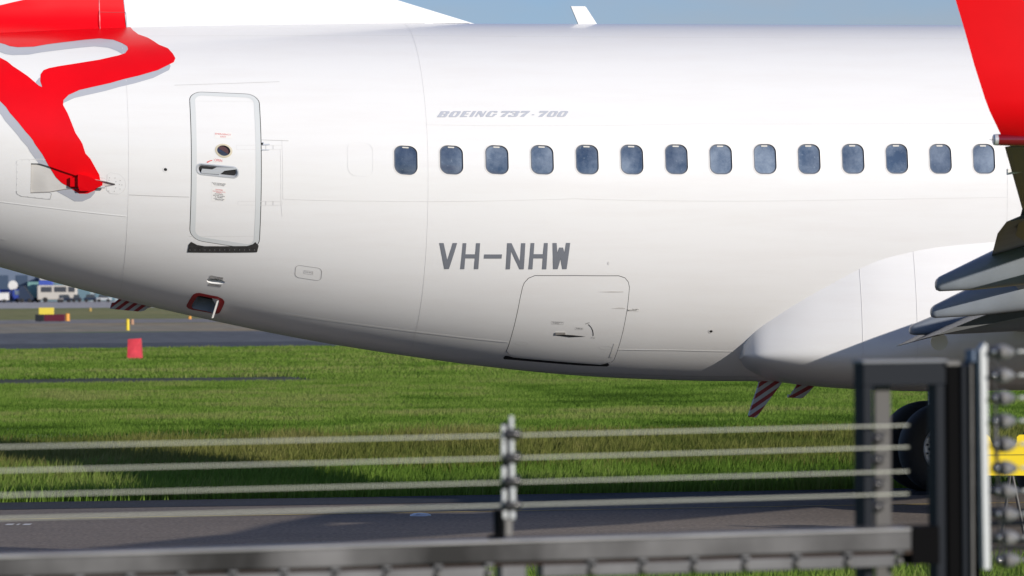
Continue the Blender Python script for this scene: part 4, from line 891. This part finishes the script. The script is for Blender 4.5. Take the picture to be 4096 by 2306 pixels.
# dark frame at the end of the fence
fr = empty('steel_frame', (fpt(3510, 2300).x, fpt(3510, 2300).y, 0), 0, 'dark navy steel portal frame where the wire fence ends', 'steel frame'); fb0 = fr.location.copy()
def fpart(name, m, p, q, o0, o1, parent=fr, b0=None):
    b = MB(); fbox(b, p, q, o0, o1); return adopt(b.build(name, m), parent, b0 or fb0)
fpart('left_upright', FRAME, (3452, 1449), (3499, 2700), -.10, -.03)
fpart('upright_web', mat('web_grey', (.065, .062, .06), rough=.6), (3499, 1545), (3572, 2700), -.10, -.085)
fpart('top_beam', FRAME, (3452, 1449), (3790, 1540), -.085, -.028)
fpart('frame_cap', mat('cap_grey', (.16, .17, .19), rough=.4), (3450, 1443), (3792, 1450), -.11, -.026)
fpart('right_upright', FRAME, (3742, 1540), (3789, 2700), -.09, -.03)
fpart('black_post', FRAMEB, (3789, 1462), (3846, 2700), -.10, -.02)
fpart('post_cap', GALV, (3787, 1446), (3842, 1464), -.10, -.015)
fpart('side_channel', FRAME, (3846, 1462), (3882, 2700), -.12, -.03)
fpart('channel_edge', GALV, (3882, 1455), (3902, 2700), -.08, -.012)
fpart('channel_back', FRAMEB, (3900, 1440), (3930, 2700), -.14, -.06)
fpart('rail_socket', FRAMEB, (3648, 2108), (3760, 2256), -.09, .012)
for a, b in WY:
    y = b + 6; c = fpt(3504, y + 48, -.05); adopt(MB().lathe([(-.02, .010), (.0, .020), (.02, .012)], c, FD, 12).build('insulator', RUB, smooth=True), fr, fb0)
# insulator post on the right
ip = empty('insulator_post', (fpt(3940, 2290).x, fpt(3940, 2290).y, 0), 0, 'pale galvanised post with a column of grey insulators at the right edge', 'fence post'); ib0 = ip.location.copy()
P = [fpt(3922, 1400, .02), fpt(3940, 1372, .02), fpt(3948, 1380, .02), fpt(3956, 1900, .02), fpt(3962, 2278, .02), fpt(3937, 2278, .02), fpt(3930, 1900, .02)]
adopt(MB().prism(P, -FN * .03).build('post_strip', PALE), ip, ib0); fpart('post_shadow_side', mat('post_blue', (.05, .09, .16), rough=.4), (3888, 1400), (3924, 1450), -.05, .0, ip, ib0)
RY = [1408, 1502, 1592, 1684, 1778, 1873, 1965, 2057, 2150, 2240]
for k, y in enumerate(RY):
    dx = 2.7 * k; c = fpt(3968 + dx, y, .02)
    adopt(MB().lathe([(-.012, .008), (-.006, .017), (.004, .019), (.012, .015), (.017, .006)], c, FD * .96 + FN * .28, 16).build('insulator_ball', RUB, smooth=True), ip, ib0)
    adopt(MB().lathe([(0, .0065), (.005, .0065), (.008, .004)], fpt(3974 + dx, y, .045), FN, 10).build('bolt_head', mat('bolt_chrome', (.85, .82, .80), rough=.12, metal=.9), smooth=True), ip, ib0)
    c = fpt(3985 + dx, y + 2, .01); adopt(MB().lathe([(0, .010), (.004, .024), (.022, .0255), (.040, .021), (.056, .012), (.066, .005)], c, FD, 16).build('strain_insulator', INS, smooth=True), ip, ib0)
    adopt(MB().lathe([(0, .010), (.006, .009)], fpt(4012 + dx, y + 2, .036), FN, 10).build('insulator_bolt', GALV), ip, ib0)
    adopt(MB().tube([fpt(4070 + dx, y, .01), fpt(4700, y - 14, .01)], .0055, 8).build('wire', mat('wire_grey', (.42, .43, .42), rough=.4, metal=.3)), ip, ib0)
pts = [fpt(3982, 1450, .03), fpt(3980, 1560, .03), fpt(3982, 1680, .03), fpt(3984, 1790, .035), fpt(3990, 1900, .03), fpt(3998, 2080, .03), fpt(4002, 2210, .03)]
adopt(MB().tube(pts, [.004, .004, .006, .008, .004, .004, .004], 8).build('jumper_wire', RUB), ip, ib0)
# lower rails and mesh of the next bay
bay = empty('mesh_panel', (fpt(4050, 2300).x, fpt(4050, 2300).y, 0), 0, 'dark mesh panel with rails behind the insulators, right edge', 'fence panel'); bb0 = bay.location.copy()
for y, t in ((2095, 16), (2168, 14), (2195, 10)):
    adopt(MB().tube([fpt(3940, y, -.35), fpt(4800, y - 20, -.35)], .006 * t / 10, 8).build('panel_rail', FRAME), bay, bb0)
for k in range(22):
    adopt(MB().tube([fpt(3945 + 22 * k, 2020, -.36), fpt(3946 + 22 * k, 2800, -.36)], .0016, 6).build('mesh_wire', FRAME), bay, bb0)

# ================================================================== SIGNS, LIGHTS AND MARKERS
# yellow board between the landing gear and the fence
SD = 46.0
def sp_(px, py, dd=0.0): return atdepth(px, py, SD + dd)
sg = empty('warning_board', (sp_(4060, 1900).x, SD, 0), 0, 'yellow board with raised corners on splayed legs behind the insulator post', 'sign'); sb0 = sg.location.copy()
out_ = [(3905, 1745), (3915, 1739), (3950, 1739), (3960, 1750), (3966, 1768), (3985, 1792), (4000, 1796), (4030, 1791), (4055, 1781), (4067, 1770), (4068, 1748), (4078, 1740), (4240, 1738), (4250, 1745), (4250, 1897), (4240, 1903), (3912, 1903), (3905, 1897)]
YB = mat('sign_yellow', (.88, .66, .02), rough=.4)
adopt(MB().prism([sp_(a, b) for a, b in out_], (0, .05, 0)).build('board', YB), sg, sb0)
def flat_text(txt, px, py, hpx, depth, m, parent, b0, wpx=None):
    v, f = textmesh(txt); k = depth / F; sc = hpx * k / .72; v = v * sc
    if wpx: v[:, 0] *= wpx * k / np.ptp(v[:, 0])
    c = atdepth(px, py, depth); return adopt(mkobj('lettering', [(c.x + a, c.y, c.z + b) for a, b in v], f, m), parent, b0)
adopt(MB().box(sp_(4080, 1820, -.004), (330 * SD / F, .006, 2.2 * SD / F)).build('board_line', mat('board_black', (.12, .10, .02))), sg, sb0)
for a, b, c_, d in ((4040, 1903, 4008, 2174), (4050, 1903, 4100, 2174), (4210, 1903, 4190, 2174), (4220, 1903, 4270, 2174)):
    p, q = sp_(a, b, .03), sp_(c_, d, .03); q = Vector((q.x, q.y, 0)); adopt(MB().tube([p, q], .018, 8).build('leg', mat('leg_grey', (.05, .048, .046), rough=.5)), sg, sb0)
# far signs, measured at their foot
def zpx(a, b): return (a / 3.22, 1040 + b / 3.22)
def far_sign(name, label, x0, y0, x1, y1, yfoot, panels, cat='sign', thick=.3):
    """panels: list of (fraction from, to, material)"""
    ft = ground((x0 + x1) / 2 / 3.22, 1040 + yfoot / 3.22); d = ft.y
    e = empty(name, (ft.x, d, 0), 0, label, cat); b0 = e.location.copy()
    A = atdepth(*zpx(x0, y0), d); B = atdepth(*zpx(x1, y1), d)
    for f0, f1, m in panels:
        xa = A.x + (B.x - A.x) * f0; xb = A.x + (B.x - A.x) * f1; adopt(MB().box(((xa + xb) / 2, d, (A.z + B.z) / 2), (abs(xb - xa) - .01, thick, A.z - B.z), None, .03).build('sign_panel', m), e, b0)
    zb = max(.05, B.z)
    for f in (.15, .85): adopt(MB().tube([(A.x + (B.x - A.x) * f, d, 0), (A.x + (B.x - A.x) * f, d, zb)], .05, 8).build('leg', GALV), e, b0)
    return e, d
SY = mat('far_yellow', (.75, .60, .07), rough=.5); MAR = mat('maroon', (.10, .006, .022), rough=.5); SBK = mat('sign_black', (.012, .014, .018), rough=.5)
far_sign('guidance_sign', 'yellow guidance sign standing behind the maroon sign in the far grass', 500, 618, 695, 705, 715, [(0, 1, SY)])
far_sign('runway_sign', 'low black and maroon sign below the tail at far left', 455, 705, 838, 790, 800, [(0, .3, SBK), (.3, 1, MAR)])
def far_post(name, label, x0, y0, x1, y1, m, cat, top=None):
    ft = ground((x0 + x1) / 2 / 3.22, 1040 + y1 / 3.22); d = ft.y; e = empty(name, (ft.x, d, 0), 0, label, cat); b0 = e.location.copy()
    A = atdepth(*zpx(x0, y0), d); B = atdepth(*zpx(x1, y1), d); r = abs(B.x - A.x) / 2; c = Vector(((A.x + B.x) / 2, d, 0)); h = A.z
    adopt(MB().lathe([(0, r * 1.15), (.04, r * 1.15), (.06, r), (h * .96, r * .96), (h, r * .6)], c, (0, 0, 1), 16).build('marker_body', m, auto=40), e, b0)
    adopt(MB().lathe([(h * .55, r * 1.03), (h * .7, r * 1.03)], c, (0, 0, 1), 16).build('marker_band', top or m, auto=40), e, b0)
    return e
ORG = mat('orange', (.72, .33, .05), rough=.5); PIN = mat('dull_orange', (.42, .24, .14), rough=.6)
far_post('edge_marker', 'orange marker post at the right end of the maroon sign', 838, 692, 898, 790, ORG, 'marker')
far_post('yellow_marker', 'slim yellow marker post on the dry grass before the runway', 1622, 762, 1668, 910, mat('post_yellow', (.75, .56, .02), rough=.5), 'marker')
far_post('pale_marker', 'pale orange marker beside the slim yellow post', 1678, 765, 1725, 835, PIN, 'marker')
far_post('small_marker', 'small ochre marker in the far grass right of the yellow sign', 1145, 620, 1180, 665, mat('ochre', (.42, .28, .06)), 'marker')
far_post('taxi_light', 'tiny orange light under the belly by the far taxiway', 2424, 725, 2465, 765, ORG, 'light')
# red gable marker: a tapered box with a pale face
ft = ground(1725 / 3.22, 1040 + 1290 / 3.22); d = ft.y; e = empty('red_marker', (ft.x, d, 0), 0, 'red box marker with pale front in the grass before the runway', 'marker'); b0 = e.location.copy()
A = atdepth(*zpx(1642, 1025), d); B = atdepth(*zpx(1810, 1285), d); x0, x1, h = A.x, B.x, A.z
RM = mat('marker_red', (.66, .05, .07), rough=.5, var=.2, vscale=3)
adopt(MB().add([(x0 - .02, d, .0), (x1 + .02, d, 0), (x1 + .02, d + .9, 0), (x0 - .02, d + .9, 0), (x0, d + .15, h), (x1, d + .1, h + .03), (x1, d + .55, h + .03), (x0, d + .5, h)], [(0, 1, 5, 4), (1, 2, 6, 5), (2, 3, 7, 6), (3, 0, 4, 7), (4, 5, 6, 7), (3, 2, 1, 0)]).build('marker_body', RM), e, b0)
adopt(MB().add([((x0 * .62 + x1 * .38), d + .02, h * .18), ((x0 * .3 + x1 * .7), d + .02, h * .15), ((x0 * .42 + x1 * .58), d + .12, h * .85), ((x0 * .55 + x1 * .45), d + .12, h * .82)], [(0, 1, 2, 3)]).build('marker_face', mat('marker_pale', (.70, .28, .26), rough=.6)), e, b0)
e['label'] = 'red box marker with pale front in the grass before the runway'
# light fitting and paint mark on the taxiway
g0 = ground(1682, 2066)
lf = MB().lathe([(0, .12), (.012, .115), (.026, .08), (.032, .03)], (g0.x, g0.y, .006), (0, 0, 1), 24).build('light_dome', mat('light_metal', (.45, .5, .55), rough=.3, metal=.5), auto=40)
e = empty('inset_light', (g0.x, g0.y, 0), 0, 'flat metal light fitting set in the taxiway left of the stake', 'light'); adopt(lf, e, Vector(e.location)); 
adopt(MB().box((g0.x - .02, g0.y - .08, .026), (.05, .02, .012), None, .004).build('light_window', GLASS), e, Vector(e.location))
g0 = ground(75, 2102)
for k, (a, b) in enumerate(((18, 60), (62, 84), (88, 130))):
    p, q = ground(a, 2105), ground(b, 2099); mkobj('white_mark' if k < 0 else 'painted_mark', [(p.x, p.y, .0105), (q.x, p.y + .02, .0105), (q.x, q.y, .0105), (p.x, q.y - .02, .0105)], [(0, 1, 2, 3)], mat('white_road_paint', (.6, .6, .58), rough=.7)); tag(bpy.data.objects[-1] if False else C.objects[-1], kind='structure')

# ================================================================== FAR APRON
def fp(a, b, d): return atdepth(*zpx(a, b), d)
DA = 880.0
def gz(a): return fp(a, 545, DA).x
def far_box(name, m, xa, xb, z0, z1, parent, b0, dep=2.4, dy=0.0, bev=.08):
    return adopt(MB().box(((xa + xb) / 2, DA + dy, (z0 + z1) / 2), (xb - xa, dep, z1 - z0), None, bev).build(name, m), parent, b0)
def far_wheels(xs_, parent, b0, r=.45, dy=-1.2):
    for x in xs_: adopt(MB().lathe([(0, r * .6), (.05, r), (.3, r), (.35, r * .6)], (x, DA + dy, r), (0, -1, 0), 14).build('wheel', TYRE), parent, b0)
def zz(b): return fp(400, b, DA).z
CB = lambda n, c: mat('far_' + n, c, rough=.5)
# truck, stairs, container truck, bus, cars
def truck(name, label, a0, a1, ytop, body, cabm, cat='truck', cab=.28):
    x0, x1 = gz(a0), gz(a1); e = empty(name, ((x0 + x1) / 2, DA, 0), 0, label, cat); b0 = e.location.copy(); h = zz(ytop); xc = x0 + (x1 - x0) * (1 - cab)
    far_box('cargo_box', body, x0, xc - .1, .9, h, e, b0); far_box('chassis', SBK, x0 + .2, x1 - .2, .5, .88, e, b0, 2.0)
    hc = min(h, 2.6); adopt(MB().prism([(xc, DA - 1.15, .6), (x1, DA - 1.15, .6), (x1, DA - 1.15, hc * .55), (x1 - .45, DA - 1.15, hc), (xc, DA - 1.15, hc)], (0, 2.3, 0)).build('cab', cabm), e, b0)
    adopt(MB().prism([(xc + .4, DA - 1.17, hc * .58), (x1 - .15, DA - 1.17, hc * .58), (x1 - .5, DA - 1.17, hc * .92), (xc + .4, DA - 1.17, hc * .92)], (0, .01, 0)).build('cab_window', GLASS), e, b0)
    far_wheels((x0 + .9, x0 + 1.9, x1 - 1.0), e, b0); return e
truck('service_truck', 'blue service truck at far left under the tail', -130, 300, 380, CB('blue', (.03, .06, .34)), CB('blue', 0), cab=.3)
x0, x1 = gz(-60), gz(170); e = empty('baggage_cart', ((x0 + x1) / 2, DA - 8, 0), 0, 'white baggage cart in front of the blue truck', 'cart'); b0 = e.location.copy()
far_box('cart_body', CB('white', (.7, .69, .66)), x0, x1, .5, zz(430), e, b0, dy=-8); far_box('cart_roof', CB('white2', (.75, .75, .74)), x0 - .1, x1 + .1, zz(430) + .02, zz(420), e, b0, dy=-8); far_wheels((x0 + .7, x1 - .7), e, b0, .35, -9.2)
x0 = gz(165); e = empty('round_beacon', (x0, DA - 3, 0), 0, 'round white dish on a mast above the blue truck', 'dish'); b0 = e.location.copy()
c = fp(165, 330, DA - 3); adopt(MB().lathe([(0, .9), (.1, .95), (.3, .5)], c, (0, 1, 0), 20).build('dish', CB('white', 0)), e, b0); adopt(MB().tube([(x0, DA - 2.8, 0), (x0, DA - 2.8, c.z)], .12, 8).build('mast', GALV), e, b0)
x0, x1 = gz(290), gz(465); e = empty('boarding_stairs', ((x0 + x1) / 2, DA, 0), 0, 'dark boarding stairs sloping down between the blue truck and teal container', 'stairs'); b0 = e.location.copy(); h = zz(335)
adopt(MB().prism([(x0, DA - 6, .5), (x1, DA - 6, .5), (x1, DA - 6, .8), (x0 + .9, DA - 6, h), (x0, DA - 6, h)], (0, 1.6, 0)).build('stair_body', CB('stair', (.02, .035, .07))), e, b0)
for k in range(8): f = (k + .5) / 8; adopt(MB().box((x1 - (x1 - x0 - .9) * f, DA - 5.2, .8 + (h - .8) * f + .08), (.3, 1.7, .1)).build('tread', GALV), e, b0)
far_wheels((x0 + .6, x1 - .6), e, b0, .4, -6.2)
truck('container_truck', 'teal container truck beside the boarding stairs', 365, 560, 285, CB('teal', (.17, .33, .31)), CB('white', 0), cab=.2)
x0, x1 = gz(515), gz(1020); e = empty('airport_bus', ((x0 + x1) / 2, DA - 4, 0), 0, 'cream airport bus with dark windows and blue roof under the belly', 'bus'); b0 = e.location.copy(); h = zz(330)
far_box('bus_body', CB('cream', (.52, .49, .44)), x0, x1, .5, h, e, b0, 2.6, -4, .2); far_box('bus_roof', CB('busblue', (.05, .09, .40)), x0 + .3, x0 + 3.0, h + .02, zz(268), e, b0, 2.2, -4, .1)
for a, b in ((565, 705), (735, 890), (915, 1000)): far_box('bus_window', CB('winblack', (.05, .055, .065)), gz(a), gz(b), zz(418), zz(350), e, b0, .06, -5.33, .02)
far_wheels((x0 + 1.6, x1 - 1.6), e, b0, .5, -5.2)
cars = [(850, 1010, (.012, .02, .045), 'dark blue car parked under the belly next to the bus', -12), (1010, 1130, (.03, .035, .05), 'charcoal car second from the bus under the belly', -12), (1120, 1300, (.015, .03, .06), 'navy van third from the bus under the belly', -6), (1330, 1520, (.5, .52, .53), 'white car nearest the striped drain mast', -14), (900, 960, (.25, .23, .22), 'small grey tug in front of the dark parked cars', -22)]
for a0, a1, cc, lb, dy in cars:
    x0, x1 = gz(a0), gz(a1); e = empty('parked_car', ((x0 + x1) / 2, DA + dy, 0), 0, lb, 'car', 'cars parked on the far apron'); b0 = e.location.copy(); m = mat('car_%d' % a0, cc, rough=.3, coat=.5); Lc = x1 - x0; h = 1.5 if Lc < 6 else 2.3
    y = DA + dy; far_box('car_body', m, x0, x1, .35, h * .58, e, b0, 1.7, dy, .12)
    adopt(MB().prism([(x0 + Lc * .12, y - .75, h * .57), (x1 - Lc * .2, y - .75, h * .57), (x1 - Lc * .32, y - .65, h), (x0 + Lc * .2, y - .65, h)], (0, 1.4, 0)).build('cabin', CB('carglass', (.04, .05, .06))), e, b0); far_wheels((x0 + Lc * .2, x1 - Lc * .2), e, b0, .32, dy - .75)
# service building behind
x0, x1 = gz(-900), gz(310); e = empty('terminal_building', ((x0 + x1) / 2, DA + 60, 0), 0, 'blue grey terminal building behind the far vehicles at left', 'building'); b0 = e.location.copy()
far_box('wall', CB('bldg', (.14, .18, .25)), x0 - 20, x1 + 1, 0, 9.5, e, b0, 20, 60, .05); far_box('roof', CB('roofg', (.45, .47, .5)), x0 - 21, x1 + 2, 9.52, 10.4, e, b0, 22, 60, .05)
for k in range(12): far_box('window', CB('bldgwin', (.05, .08, .13)), x1 - 3 - 4 * k, x1 - .6 - 4 * k, 2.5, 5.5, e, b0, .1, 49.9, .02)
x0, x1 = gz(300), gz(520); e = empty('white_hangar', ((x0 + x1) / 2, DA + 40, 0), 0, 'white hangar roof peeking below the tail', 'building'); b0 = e.location.copy()
far_box('wall', CB('hangar', (.30, .36, .38)), x0, x1 + 25, 0, zz(262), e, b0, 14, 40, .05); far_box('roof', CB('white', 0), x0 - .3, x1 + 26, zz(262) + .02, zz(150), e, b0, 15, 40, .3)
for k in range(3): far_box('hangar_door', CB('hdoor', (.12, .2, .24)), x0 + 1 + 5 * k, x0 + 5 + 5 * k, .1, 4, e, b0, .1, 32.9, .02)
for k, (h_, cl, lb) in enumerate(((5.5, (.20, .24, .28), 'grey warehouse behind the bus at the far side of the apron'), (4.6, (.10, .16, .22), 'dark blue warehouse behind the parked cars'))):
    x0 = gz(760 + 420 * k); e = empty('warehouse', (x0 + 8, DA + 90, 0), 0, lb, 'building'); b0 = e.location.copy()
    far_box('wall', CB('wh%d' % k, cl), x0, x0 + 16, 0, h_, e, b0, 14, 90, .05); far_box('roof', CB('whroof', (.4, .42, .43)), x0 - .4, x0 + 16.4, h_ + .02, h_ + .5, e, b0, 15, 90, .05); far_box('warehouse_door', CB('hdoor', 0), x0 + 3, x0 + 7, .1, 3.6, e, b0, .1, 82.9, .02)
